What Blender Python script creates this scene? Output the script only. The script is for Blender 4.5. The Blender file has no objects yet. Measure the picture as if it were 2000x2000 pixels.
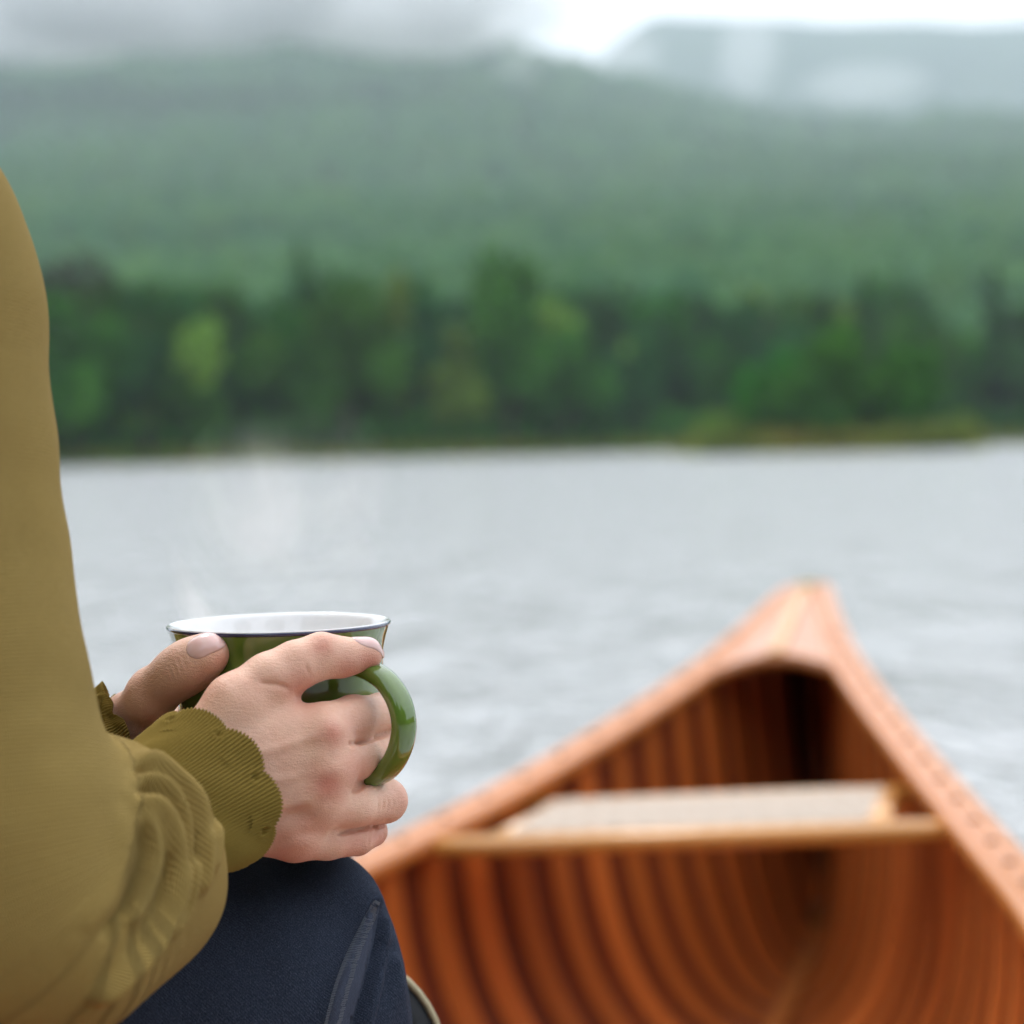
import bpy, math, random
import numpy as np
from mathutils import Vector, Matrix, noise as mnoise
from mathutils.bvhtree import BVHTree
random.seed(7); rng = np.random.default_rng(7)
SC = bpy.context.scene; COL = SC.collection
# ------------------------------------------------------------------ camera
F = 3900.0; H = 0.85                     # focal length in photo pixels, eye height above the water
CAMR = (Matrix.Rotation(math.pi/2 - math.radians(1.909), 3, 'X') @ Matrix.Rotation(-math.radians(1.2), 3, 'Z'))
cam = bpy.data.cameras.new('camera'); camo = bpy.data.objects.new('camera', cam); COL.objects.link(camo)
camo.matrix_world = Matrix.Translation((0, 0, H)) @ CAMR.to_4x4()
cam.sensor_width = 36; cam.lens = F/2000*36; cam.clip_start = 0.05; cam.clip_end = 12000
cam.dof.use_dof = True; cam.dof.focus_distance = 0.865; cam.dof.aperture_fstop = 5.6; cam.dof.aperture_blades = 0
SC.camera = camo
# ------------------------------------------------------------------ world
SUN_EL, SUN_AZ = math.radians(55), math.radians(-20)       # azimuth from +Y towards +X
sund = Vector((math.sin(SUN_AZ)*math.cos(SUN_EL), math.cos(SUN_AZ)*math.cos(SUN_EL), math.sin(SUN_EL)))
W = bpy.data.worlds.new('World'); SC.world = W; W.use_nodes = True
nt = W.node_tree; nt.nodes.clear()
def N(nt, t, **k):
    n = nt.nodes.new(t)
    for a, v in k.items():
        if a in n.inputs.keys() if isinstance(a, str) else False: n.inputs[a].default_value = v
        else: setattr(n, a, v)
    return n
def setin(n, **k):
    for a, v in k.items(): n.inputs[a.replace('_', ' ')].default_value = v
    return n
sky = N(nt, 'ShaderNodeTexSky', sky_type='NISHITA', sun_disc=False, sun_elevation=SUN_EL, sun_rotation=SUN_AZ)
bg1 = N(nt, 'ShaderNodeBackground'); bg1.inputs[1].default_value = 0.05; nt.links.new(sky.outputs[0], bg1.inputs[0])
tc = N(nt, 'ShaderNodeTexCoord'); sx = N(nt, 'ShaderNodeSeparateXYZ'); nt.links.new(tc.outputs['Generated'], sx.inputs[0])
rmp = N(nt, 'ShaderNodeMapRange'); rmp.inputs[1].default_value = -0.02; rmp.inputs[2].default_value = 1.0
rmp.inputs[3].default_value = 0.98; rmp.inputs[4].default_value = 1.25; nt.links.new(sx.outputs[2], rmp.inputs[0])
dot = N(nt, 'ShaderNodeVectorMath', operation='DOT_PRODUCT'); nt.links.new(tc.outputs['Generated'], dot.inputs[0]); dot.inputs[1].default_value = Vector((.5, .80, .34)).normalized()     # the thin, bright part of the cloud, ahead on the right
gl = N(nt, 'ShaderNodeMapRange', interpolation_type='SMOOTHSTEP'); nt.links.new(dot.outputs['Value'], gl.inputs[0])
gl.inputs[1].default_value = -0.2; gl.inputs[2].default_value = 1.0; gl.inputs[3].default_value = 0; gl.inputs[4].default_value = 0.7
ad = N(nt, 'ShaderNodeMath', operation='ADD'); nt.links.new(rmp.outputs[0], ad.inputs[0]); nt.links.new(gl.outputs[0], ad.inputs[1])
bg2 = N(nt, 'ShaderNodeBackground'); bg2.inputs[0].default_value = (0.96, 0.975, 1.0, 1); nt.links.new(ad.outputs[0], bg2.inputs[1])
addw = N(nt, 'ShaderNodeAddShader'); nt.links.new(bg1.outputs[0], addw.inputs[0]); nt.links.new(bg2.outputs[0], addw.inputs[1])
wo = N(nt, 'ShaderNodeOutputWorld'); nt.links.new(addw.outputs[0], wo.inputs[0])
sl = bpy.data.lights.new('sun', 'SUN'); sl.energy = 1.5; sl.angle = math.radians(16); sl.color = (1, 0.96, 0.9)
so = bpy.data.objects.new('sun', sl); COL.objects.link(so); so.rotation_euler = sund.to_track_quat('Z', 'Y').to_euler()
SC.view_settings.view_transform = 'Standard'; SC.view_settings.look = 'None'; SC.view_settings.exposure = 0.36; SC.view_settings.gamma = 1
SC.view_settings.use_curve_mapping = False
SC.cycles.use_denoising = True; SC.cycles.volume_bounces = 4; SC.cycles.max_bounces = 8; SC.cycles.volume_max_steps = 256
SC.cycles.sample_clamp_indirect = 6

# ------------------------------------------------------------------ helpers
def at(px, py, dep):                      # a point given by its place in the photo and its distance (metres)
    v = Vector(((px-1000)/F*dep, -(py-1000)/F*dep, -dep))
    return CAMR @ v + Vector((0, 0, H))
def hp(px, py, dd): return at(px, py, 0.90+dd)
def rp(r, dd): return r*(0.90+dd)/F
CR = np.array(CAMR)
def proj(P):
    L = (np.asarray(P) - [0, 0, H]) @ CR
    return 1000+F*L[:, 0]/-L[:, 2], 1000-F*L[:, 1]/-L[:, 2]
def tag(o, label=None, cat=None, group=None, kind=None):
    for k, v in (('label', label), ('category', cat), ('group', group), ('kind', kind)):
        if v: o[k] = v
    return o
def empty(name, loc, parent=None):
    o = bpy.data.objects.new(name, None); COL.objects.link(o); o.location = loc; o.empty_display_size = 0.05; return o
def link(name, me, mat=None, parent=None, smooth=True):
    o = bpy.data.objects.new(name, me); COL.objects.link(o)
    if mat is not None:
        if not isinstance(mat, (list, tuple)): mat = [mat]
        me.materials.clear()
        for m in mat: me.materials.append(m)
    if smooth and len(me.polygons): me.polygons.foreach_set('use_smooth', np.ones(len(me.polygons), bool))
    if parent is not None:
        o.parent = parent; par = parent; T = Matrix()
        while par is not None: T = par.matrix_basis @ T; par = par.parent
        o.matrix_basis = T.inverted()
    return o
def npmesh(name, V, Q):
    me = bpy.data.meshes.new(name); V = np.asarray(V, np.float32); Q = np.asarray(Q, np.int32); k = Q.shape[1]
    me.vertices.add(len(V)); me.vertices.foreach_set('co', V.ravel())
    me.loops.add(Q.size); me.loops.foreach_set('vertex_index', Q.ravel())
    me.polygons.add(len(Q)); me.polygons.foreach_set('loop_start', np.arange(0, Q.size, k, dtype=np.int32))
    me.update(calc_edges=True); return me
def fattr(me, name, arr):
    a = me.attributes.new(name, 'FLOAT', 'POINT'); a.data.foreach_set('value', np.asarray(arr, np.float32))
def pydmesh(name, V, Fc):
    me = bpy.data.meshes.new(name); me.from_pydata([tuple(v) for v in V], [], Fc); me.update(); return me
def grid_tube(rings, closed_ends=True, loop=False):         # rings: (n,m,3) -> verts, quads / faces
    n, m, _ = rings.shape; V = rings.reshape(-1, 3); Q = []
    i = np.arange(n if loop else n-1)[:, None]; j = np.arange(m)[None, :]
    a = i*m+j; b = i*m+(j+1) % m; c = ((i+1) % n)*m+(j+1) % m; d = ((i+1) % n)*m+j
    Q = np.stack([a, b, c, d], -1).reshape(-1, 4)
    F_ = [tuple(q) for q in Q.tolist()]
    if closed_ends and not loop: F_ += [tuple(range(m-1, -1, -1)), tuple(range((n-1)*m, n*m))]
    return V, F_
def frames(P, up=(0, 0, 1)):
    P = np.asarray(P, float); T = np.gradient(P, axis=0); T /= np.linalg.norm(T, axis=1)[:, None]
    U = np.array(up, float); A = np.cross(T, U); A /= np.linalg.norm(A, axis=1)[:, None]+1e-12; B = np.cross(A, T); return T, A, B
def sweep(P, ra, rb, seg=10, up=(0, 0, 1), power=2.0):      # swept tube with superelliptic section, ra sideways, rb along up
    P = np.asarray(P, float); T, A, B = frames(P, up); n = len(P)
    ra = np.broadcast_to(ra, n); rb = np.broadcast_to(rb, n); t = np.linspace(0, 2*np.pi, seg, endpoint=False)
    c = np.sign(np.cos(t))*abs(np.cos(t))**(2/power); s = np.sign(np.sin(t))*abs(np.sin(t))**(2/power)
    R = P[:, None]+A[:, None]*(ra[:, None, None]*c[None, :, None])+B[:, None]*(rb[:, None, None]*s[None, :, None])
    return grid_tube(R)
def spline(pts, n):
    pts = np.asarray(pts, float); m = len(pts); t = np.linspace(0, m-1, n); out = []
    for x in t:
        i = min(int(x), m-2); f = x-i
        p0 = pts[max(i-1, 0)]; p1 = pts[i]; p2 = pts[i+1]; p3 = pts[min(i+2, m-1)]
        out.append(0.5*((2*p1)+(-p0+p2)*f+(2*p0-5*p1+4*p2-p3)*f*f+(-p0+3*p1-3*p2+p3)*f**3))
    return np.array(out)

# ------------------------------------------------------------------ materials
def mat(name, col, rough=0.6, spec=0.5, **kw):
    m = bpy.data.materials.new(name); m.use_nodes = True; t = m.node_tree; b = t.nodes['Principled BSDF']
    b.inputs['Base Color'].default_value = (*col, 1); b.inputs['Roughness'].default_value = rough
    b.inputs['Specular IOR Level'].default_value = spec
    for k, v in kw.items(): b.inputs[k.replace('_', ' ')].default_value = v
    return m, t, b
def coords(t, kind='Object', scale=(1, 1, 1)):
    c = N(t, 'ShaderNodeTexCoord'); mp = N(t, 'ShaderNodeMapping'); mp.inputs['Scale'].default_value = scale
    t.links.new(c.outputs[kind], mp.inputs[0]); return mp.outputs[0]
def noise(t, vec, scale, detail=4, rough=0.55, dist=0):
    n = N(t, 'ShaderNodeTexNoise'); n.inputs['Scale'].default_value = scale; n.inputs['Detail'].default_value = detail
    n.inputs['Roughness'].default_value = rough; n.inputs['Distortion'].default_value = dist
    if vec is not None: t.links.new(vec, n.inputs['Vector'])
    return n.outputs[0]
def rampc(t, fac, stops):
    r = N(t, 'ShaderNodeValToRGB'); t.links.new(fac, r.inputs[0]); e = r.color_ramp.elements
    while len(e) < len(stops): e.new(0.5)
    for i, (p, c) in enumerate(stops): e[i].position = p; e[i].color = (*c, 1)
    return r.outputs[0]
def mixc(t, fac, a, b, mode='MIX'):
    n = N(t, 'ShaderNodeMix', data_type='RGBA', blend_type=mode)
    for idx, v in ((0, fac), (6, a), (7, b)):
        if hasattr(v, 'links') or isinstance(v, bpy.types.NodeSocket): t.links.new(v, n.inputs[idx])
        else: n.inputs[idx].default_value = v if idx == 0 else (*v, 1)
    return n.outputs[2]
def mth(t, op, a, b=None):
    n = N(t, 'ShaderNodeMath', operation=op)
    for i, v in enumerate((a, b)):
        if v is None: continue
        if isinstance(v, bpy.types.NodeSocket): t.links.new(v, n.inputs[i])
        else: n.inputs[i].default_value = v
    return n.outputs[0]
def bump(t, b, h, strength, dist, prev=None):
    n = N(t, 'ShaderNodeBump'); n.inputs['Strength'].default_value = strength; n.inputs['Distance'].default_value = dist
    t.links.new(h, n.inputs['Height'])
    if prev is not None: t.links.new(prev, n.inputs['Normal'])
    t.links.new(n.outputs[0], b.inputs['Normal']); return n.outputs[0]
def attr(t, name):
    n = N(t, 'ShaderNodeAttribute', attribute_name=name); return n.outputs['Fac']

def make_skin():
    m, t, b = mat('skin', (0.66, 0.40, 0.30), 0.46, 0.42)
    v = coords(t); n1 = rampc(t, noise(t, v, 60, 6, 0.65), [(0.35, (0, 0, 0)), (0.68, (1, 1, 1))]); n2 = noise(t, v, 260, 3, 0.5)
    c = mixc(t, mth(t, 'MULTIPLY', n1, 0.6), (0.85, 0.52, 0.375), (0.70, 0.345, 0.235))
    c = mixc(t, mth(t, 'MULTIPLY', n2, 0.22), c, (0.88, 0.60, 0.48))
    c = mixc(t, attr(t, 'red'), c, (0.60, 0.17, 0.12))
    t.links.new(c, b.inputs['Base Color'])
    b.inputs['Subsurface Weight'].default_value = 0.22; b.inputs['Subsurface Radius'].default_value = (1.0, 0.35, 0.2)
    b.inputs['Subsurface Scale'].default_value = 0.004
    vo = N(t, 'ShaderNodeTexVoronoi', feature='DISTANCE_TO_EDGE'); vo.inputs['Scale'].default_value = 1100; t.links.new(v, vo.inputs['Vector'])
    w = noise(t, coords(t, scale=(1, 1, 3.0)), 380, 4, 0.65, 0.4)
    h = mth(t, 'ADD', mth(t, 'MULTIPLY', vo.outputs[0], 0.6), mth(t, 'MULTIPLY', w, 1.1))
    bump(t, b, h, 0.5, 0.0010)
    return m
def make_knit(name, col, attrs=True, depth=0.00035, ribs=330, var=0.25):
    m, t, b = mat(name, col, 0.95, 0.1)
    b.inputs['Sheen Weight'].default_value = 0.05; b.inputs['Sheen Roughness'].default_value = 0.5; b.inputs['Sheen Tint'].default_value = (0.95, 0.85, 0.55, 1)
    v = coords(t); n1 = noise(t, v, 9, 4); n2 = noise(t, v, 900, 2)
    c = mixc(t, n1, tuple(x*(1-var) for x in col), tuple(min(1, x*(1+var)) for x in col))
    c = mixc(t, mth(t, 'MULTIPLY', n2, 0.35), c, tuple(x*0.62 for x in col))
    t.links.new(c, b.inputs['Base Color'])
    prev = None
    if attrs:
        s = mth(t, 'SINE', mth(t, 'MULTIPLY', attr(t, 'along'), 2*math.pi/0.0016))
        q = mth(t, 'SINE', mth(t, 'MULTIPLY', attr(t, 'round'), float(ribs)))
        prev = bump(t, b, mth(t, 'ADD', mth(t, 'MULTIPLY', s, 0.5), q), 0.8, depth*1.1)
    bump(t, b, n2, 0.5, 0.0004, prev)
    return m
def make_denim(name, col, twill=1900):
    m, t, b = mat(name, col, 0.95, 0.08)
    v = coords(t); n1 = noise(t, v, 14, 4); wv = N(t, 'ShaderNodeTexWave', wave_type='BANDS', bands_direction='DIAGONAL')
    wv.inputs['Scale'].default_value = twill/6; wv.inputs['Distortion'].default_value = 3; wv.inputs['Detail'].default_value = 3; wv.inputs['Detail Scale'].default_value = 4
    t.links.new(v, wv.inputs['Vector']); n2 = noise(t, coords(t, scale=(1, 1, 0.4)), 2100, 3, 0.7)
    c = mixc(t, n1, tuple(x*0.75 for x in col), tuple(x*1.35 for x in col))
    fl = mth(t, 'MULTIPLY', mth(t, 'POWER', n2, 3.0), 1.7)
    c = mixc(t, fl, c, (0.095, 0.115, 0.165)); t.links.new(c, b.inputs['Base Color'])
    p = bump(t, b, wv.outputs[1], 0.4, 0.0004); bump(t, b, n2, 0.5, 0.0006, p); return m
def make_enamel(name, col, rough=0.07):
    m, t, b = mat(name, col, rough, 0.6); b.inputs['Coat Weight'].default_value = 0.6; b.inputs['Coat Roughness'].default_value = 0.04
    n = noise(t, coords(t), 60, 3); c = mixc(t, n, tuple(x*0.88 for x in col), tuple(min(1, x*1.12) for x in col)); t.links.new(c, b.inputs['Base Color'])
    bump(t, b, noise(t, coords(t), 90, 2), 0.06, 0.001); return m
def make_wood(name, c0, c1, rough=0.35, grain=(1, 14, 14), coat=0.5, var=0.0):
    m, t, b = mat(name, c0, rough, 0.5); b.inputs['Coat Weight'].default_value = coat; b.inputs['Coat Roughness'].default_value = 0.15
    v = coords(t, 'Object', grain); n = noise(t, v, 6, 6, 0.65, 0.6); n2 = noise(t, coords(t), 3, 3)
    c = mixc(t, n, c0, c1); c = mixc(t, mth(t, 'MULTIPLY', n2, 0.4), c, tuple(x*0.7 for x in c0))
    if var:
        oi = N(t, 'ShaderNodeObjectInfo'); hs = N(t, 'ShaderNodeHueSaturation'); t.links.new(c, hs.inputs['Color'])
        t.links.new(mth(t, 'ADD', mth(t, 'MULTIPLY', oi.outputs['Random'], var), 1-var/2), hs.inputs['Value']); c = hs.outputs[0]
    t.links.new(c, b.inputs['Base Color'])
    bump(t, b, n, 0.15, 0.002); return m
M_skin = make_skin()
M_knit = make_knit('olive_knit', (0.385, 0.262, 0.080)); M_cuff = make_knit('olive_rib_knit', (0.235, 0.160, 0.034), attrs=False)
M_denim = make_denim('dark_denim', (0.010, 0.0135, 0.025)); M_denim2 = make_denim('worn_denim', (0.035, 0.040, 0.060), 2600)
M_green = make_enamel('green_enamel', (0.11, 0.185, 0.030)); M_white = make_enamel('white_enamel', (0.90, 0.91, 0.92)); M_navy = make_enamel('navy_enamel', (0.02, 0.022, 0.075))
M_nail, _t, _b = mat('nail', (0.80, 0.50, 0.46), 0.22, 0.55); _b.inputs['Coat Weight'].default_value = 0.3
_b.inputs['Subsurface Weight'].default_value = 0.15; _b.inputs['Subsurface Scale'].default_value = 0.002
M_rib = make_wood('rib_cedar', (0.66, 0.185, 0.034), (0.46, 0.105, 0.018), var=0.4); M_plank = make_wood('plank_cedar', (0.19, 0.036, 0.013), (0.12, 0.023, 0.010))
M_rail = make_wood('gunwale_wood', (0.66, 0.235, 0.045), (0.52, 0.155, 0.028), 0.32, coat=0.25); M_deck = make_wood('deck_wood', (0.62, 0.22, 0.050), (0.46, 0.14, 0.03), 0.35)
M_seat = make_wood('seat_ash', (0.78, 0.37, 0.085), (0.62, 0.26, 0.05), 0.35); M_outer = make_wood('outwale_wood', (0.67, 0.265, 0.075), (0.54, 0.185, 0.05), 0.32, coat=0.3)
M_hull, _t, _b = mat('hull_canvas', (0.03, 0.10, 0.06), 0.3); M_brass, _t, _b = mat('brass', (0.66, 0.58, 0.28), 0.35, 0.5, Metallic=0.2)
M_cane, _t, _b = mat('cane', (0.50, 0.40, 0.31), 0.5)
M_pack, _t, _b = mat('pack_cloth', (0.012, 0.014, 0.017), 0.85); bump(_t, _b, noise(_t, coords(_t), 900, 2), 0.4, 0.0004)
M_pipe, _t, _b = mat('cream_piping', (0.50, 0.43, 0.27), 0.6); bump(_t, _b, noise(_t, coords(_t), 700, 2), 0.4, 0.0004)
M_hair, _t, _b = mat('hair', (0.07, 0.035, 0.018), 0.5)
M_tack, _t, _b = mat('dark_screw', (0.05, 0.035, 0.025), 0.4, 0.5, Metallic=0.6)

# ------------------------------------------------------------------ water, land, haze
def make_water():
    m, t, b = mat('lake_water', (0.49, 0.49, 0.49), 0.15, 0.5, IOR=1.5)
    n1 = noise(t, coords(t, scale=(1.6, .55, 1)), 0.9, 4, 0.55, 0.6); n2 = noise(t, coords(t, scale=(1.3, .45, 1)), 3.2, 4, 0.6, 0.5); n3 = noise(t, coords(t, scale=(1.2, .5, 1)), 13, 3, 0.6)
    h = mth(t, 'ADD', mth(t, 'MULTIPLY', n1, 0.25), mth(t, 'ADD', mth(t, 'MULTIPLY', n2, 0.16), mth(t, 'MULTIPLY', n3, 0.035)))
    bump(t, b, h, 0.9, 1.0); return m
xs = np.concatenate([-np.geomspace(6000, 4, 24), np.linspace(-3, 3, 7), np.geomspace(4, 6000, 24)]); ys = np.concatenate([-np.geomspace(6000, 4, 20), np.linspace(-3, 6, 10), np.geomspace(7, 9000, 30)])
X, Y = np.meshgrid(xs, ys); V = np.stack([X, Y, 0*X], -1).reshape(-1, 3); nx = len(xs)
ii, jj = np.meshgrid(np.arange(len(ys)-1), np.arange(nx-1), indexing='ij'); Q = np.stack([ii*nx+jj, ii*nx+jj+1, (ii+1)*nx+jj+1, (ii+1)*nx+jj], -1).reshape(-1, 4)
water_pts = V.copy(); M_water = make_water()
def cut_water(poly):
    from mathutils.geometry import delaunay_2d_cdt
    def inside(x, y):
        c = False
        for (x1, y1), (x2, y2) in zip(poly, poly[1:]+poly[:1]):
            if (y1 > y) != (y2 > y) and x < (x2-x1)*(y-y1)/(y2-y1)+x1: c = not c
        return c
    pts = [Vector(p) for p in poly]+[Vector((x, y)) for x, y, _ in water_pts]; n = len(poly)
    vo, eo, fo, *_ = delaunay_2d_cdt(pts, [(i, (i+1) % n) for i in range(n)], [], 0, 1e-6)
    fs = [f for f in fo if not inside(sum(vo[i].x for i in f)/3, sum(vo[i].y for i in f)/3)]
    tag(link('water', pydmesh('water', [(v.x, v.y, 0) for v in vo], [tuple(f) for f in fs]), M_water), kind='structure')

def fbm(x, y, s, seed=0.0, o=4):
    return mnoise.fractal(Vector((x/s+seed, y/s-seed, seed)), 1.0, 2.0, o)
def smst(a, b, x): t_ = min(1, max(0, (x-a)/(b-a))); return t_*t_*(3-2*t_)
def shore(x):                              # distance of the waterline at x
    return 162 + 0.60*x + 7*fbm(x, 0, 45, 3.1)
def height(x, y):
    d = y-shore(x)
    if d < -6: return -1.2
    h = min(.5, 0.2*(d+1.5)) if d < 1 else .5+0.04*(min(d, 120)-1)
    h += 3*smst(20, 90, d)*fbm(x, y, 60, 1.7)
    ang = x/max(y, 1)
    ridge = 528 - 118*smst(-0.04, 0.17, ang) + 22*fbm(x, 0, 500, 5.0)
    h += float(np.interp(y, (220, 300, 560, 1000, 1500, 2000, 2650), (0, 7, 40, 108, 206, 329, 507)))*(ridge/522)**smst(400, 2600, y)
    h += 16*smst(300, 1200, d)*fbm(x, y, 420, 9.2)
    top = ridge
    if h > top: h = top-(h-top)*0.25
    far = 1035 + 45*fbm(x, 0, 900, 2.2) + 25*smst(0.02, 0.1, ang)
    h = max(h, far*smst(3200, 5200, y)*(0.35+0.65*smst(-0.06, 0.08, ang)))
    return h
m_land, t, b = mat('forest_floor', (0.030, 0.062, 0.026), 0.95, 0.1); vv = coords(t)
t.links.new(rampc(t, noise(t, vv, 0.012, 6, 0.6), [(0.3, (0.022, 0.05, 0.024)), (0.55, (0.035, 0.078, 0.032)), (0.75, (0.05, 0.095, 0.036))]), b.inputs['Base Color'])
ys = np.concatenate([np.arange(90, 300, 6), np.geomspace(306, 6200, 90)]); us = np.linspace(-0.62, 0.62, 150)
V = []; 
for y in ys:
    for u in us:
        x = u*(y+60); V.append((x, y, height(x, y)))
nx = len(us); ii, jj = np.meshgrid(np.arange(len(ys)-1), np.arange(nx-1), indexing='ij')
Q = np.stack([ii*nx+jj, ii*nx+jj+1, (ii+1)*nx+jj+1, (ii+1)*nx+jj], -1).reshape(-1, 4)
tag(link('hills', npmesh('hills', V, Q), m_land), kind='structure')
# low spit with its bank
sp = [(at(1560+0, 890, 119).x)]
def spit_pt(px): p = at(px, 870, 119); return p.x
SX0, SX1 = spit_pt(1330), spit_pt(1960); SY = 119.0
n = 40; m_ = 10; V = []
for i in range(n):
    f = i/(n-1); x = SX0+(SX1-SX0)*f; w_ = 7*math.sin(math.pi*min(max(f, 0.02), 0.98))**0.5
    for j in range(m_):
        a = j/(m_-1)*math.pi; V.append((x, SY+3+0.12*(x-SX0)-math.cos(a)*w_, -0.15+(0.45+0.15*fbm(x, j, 3))*math.sin(a)))
Fc = [(i*m_+j, i*m_+j+1, (i+1)*m_+j+1, (i+1)*m_+j) for i in range(n-1) for j in range(m_-1)]
m_bank, t, b = mat('grassy_bank', (0.16, 0.15, 0.03), 0.95, 0.1)
t.links.new(rampc(t, noise(t, coords(t), 0.5, 4), [(0.35, (0.06, 0.10, 0.015)), (0.55, (0.12, 0.14, 0.02)), (0.7, (0.20, 0.14, 0.03))]), b.inputs['Base Color'])
tag(link('spit_ground', pydmesh('spit', V, Fc), m_bank), kind='structure')
# grassy fringe along the far shore
V = []; Fc = []
for i in range(9000):
    if i < 6000:
        x = random.triangular(-75, 90, 45); y = shore(x)+random.uniform(-3, 5); z = max(height(x, y), 0)
    else:
        x = random.uniform(SX0+1, SX1-1); y = SY+3+0.12*(x-SX0)+random.uniform(-5, 4); z = 0.35
    h_ = random.uniform(0.3, 0.9) if i < 6000 else random.uniform(.5, 1.5); a = random.uniform(0, 6.28); w_ = random.uniform(0.15, 0.35); k = len(V)
    V += [(x-w_*math.cos(a), y-w_*math.sin(a), z), (x+w_*math.cos(a), y+w_*math.sin(a), z), (x+random.uniform(-.3, .3), y+random.uniform(-.3, .3), z+h_)]; Fc.append((k, k+1, k+2))
m_reed, t, b = mat('shore_grass', (0.16, 0.18, 0.03), 0.9, 0.1)
t.links.new(rampc(t, noise(t, coords(t), 0.25, 3), [(0.35, (0.09, 0.14, 0.025)), (0.55, (0.17, 0.19, 0.03)), (0.72, (0.30, 0.20, 0.05))]), b.inputs['Base Color'])
n = 16000; q_x = rng.uniform(-80, 95, n); q_d = rng.uniform(0, 45, n)**1.0; UV_ = np.zeros((n, 4, 3))
for i in range(n):
    y = shore(q_x[i])+q_d[i]; c = np.array([q_x[i], y, height(q_x[i], y)+rng.random()**1.5*(2.6+q_d[i]*.04)]); d1 = rng.normal(size=3); d2 = rng.normal(size=3); UV_[i] = c+np.array([d1, d2, -d1, -d2])*.28
UG = npmesh('undergrowth', UV_.reshape(-1, 3), np.arange(4*n).reshape(n, 4))
tag(link('shore_grass', pydmesh('shore_grass', V, Fc), m_reed, smooth=False), kind='stuff')

def make_leaf(name, lo, mid, hi, rnd=0.5):
    m, t, b = mat(name, mid, 0.85, 0.05); oi = N(t, 'ShaderNodeObjectInfo'); n1 = noise(t, coords(t), 1.1, 4, 0.6)
    c = rampc(t, n1, [(0.3, lo), (0.5, mid), (0.72, hi)])
    hs = N(t, 'ShaderNodeHueSaturation'); t.links.new(c, hs.inputs['Color'])
    t.links.new(mth(t, 'ADD', mth(t, 'MULTIPLY', oi.outputs['Random'], rnd), 1-rnd*0.5), hs.inputs['Value'])
    t.links.new(mth(t, 'ADD', mth(t, 'MULTIPLY', oi.outputs['Random'], 0.03), 0.485), hs.inputs['Hue'])
    t.links.new(hs.outputs[0], b.inputs['Base Color']); return m
L_mid = make_leaf('leaf_mid', (0.022, 0.080, 0.012), (0.038, 0.135, 0.014), (0.070, 0.185, 0.018), 0.6)
L_dark = make_leaf('leaf_dark', (0.016, 0.062, 0.018), (0.028, 0.096, 0.021), (0.044, 0.130, 0.027), 0.5)
L_bright = make_leaf('leaf_bright', (0.018, 0.090, 0.008), (0.030, 0.150, 0.008), (0.062, 0.24, 0.012), 0.2)
L_yellow = make_leaf('leaf_yellow', (0.07, 0.13, 0.02), (0.13, 0.22, 0.03), (0.18, 0.28, 0.04), 0.4)
L_brown = make_leaf('leaf_brown', (0.03, 0.035, 0.025), (0.05, 0.06, 0.035), (0.07, 0.08, 0.04), 0.3)
M_bark, t, b = mat('bark', (0.08, 0.06, 0.045), 0.9, 0.1); bump(t, b, noise(t, coords(t), 6, 4), 0.5, 0.05)
def crown_mesh(seed, kind, n=1700):
    r = np.random.default_rng(seed); V = []; Fc = []
    if kind == 'conifer':
        hh = r.random(n); z = 0.14+0.86*hh; rad = 0.24*(1-hh)**0.85*(0.75+0.35*np.sin(hh*38+r.random(n)))*np.sqrt(r.uniform(0.35, 1, n)); a = r.uniform(0, 2*np.pi, n)
        P = np.stack([rad*np.cos(a), rad*np.sin(a), z], 1); s = 0.030
    else:
        nb = 9; cb = np.stack([r.normal(0, .17, nb), r.normal(0, .17, nb), r.uniform(.34, .80, nb)], 1); rb_ = r.uniform(.13, .22, nb)
        k = r.integers(0, nb, n); d = r.normal(size=(n, 3)); d /= np.linalg.norm(d, axis=1)[:, None]
        P = cb[k]+d*(rb_[k]*r.uniform(.55, 1.08, n))[:, None]*[1, 1, 1.05]; P[:, 2] = np.clip(P[:, 2], .12, 1.02); s = 0.036
    for p in P:
        a = r.normal(size=3); a /= np.linalg.norm(a); c = np.cross(a, r.normal(size=3)); c /= np.linalg.norm(c); q = s*r.uniform(.6, 1.4); k = len(V)
        V += [p+a*q, p+c*q*0.8, p-a*q+np.cross(a, c)*q*.4, p-c*q*0.8]; Fc.append((k, k+1, k+2, k+3))
    return pydmesh('crown', V, Fc)
def trunk_mesh(seed):
    r = np.random.default_rng(seed); V, Fc = [], []
    def limb(p, d, l, w):
        P = [np.array(p)+np.array(d)*l*f+np.array([.01*math.sin(5*f+seed), .01*math.cos(4*f), 0]) for f in np.linspace(0, 1, 5)]
        v, f_ = sweep(P, np.linspace(w, w*.35, 5), np.linspace(w, w*.35, 5), 6, up=(0.3, 1, 0.1)); o = len(V); V.extend(v.tolist()); Fc.extend([tuple(i+o for i in q) for q in f_])
    limb((0, 0, -0.05), (0, 0, 1), .85, .022)
    for k in range(5):
        a = r.uniform(0, 6.28); limb((0, 0, .25+.1*k), (math.cos(a)*.7, math.sin(a)*.7, .7), .24, .009)
    return pydmesh('trunk', V, Fc)
tag(link('undergrowth', UG, L_mid, smooth=False), kind='stuff')
CR_B = [crown_mesh(s, 'broad') for s in range(4)]; CR_C = [crown_mesh(40+s, 'conifer') for s in range(2)]; TR = [trunk_mesh(s) for s in range(3)]
mcache = {}
def crown_variant(me, mt):
    key = (me.name, mt.name)
    if key not in mcache: c = me.copy(); c.materials.clear(); c.materials.append(mt); mcache[key] = c
    return mcache[key]
for me in TR: me.materials.append(M_bark)
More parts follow.
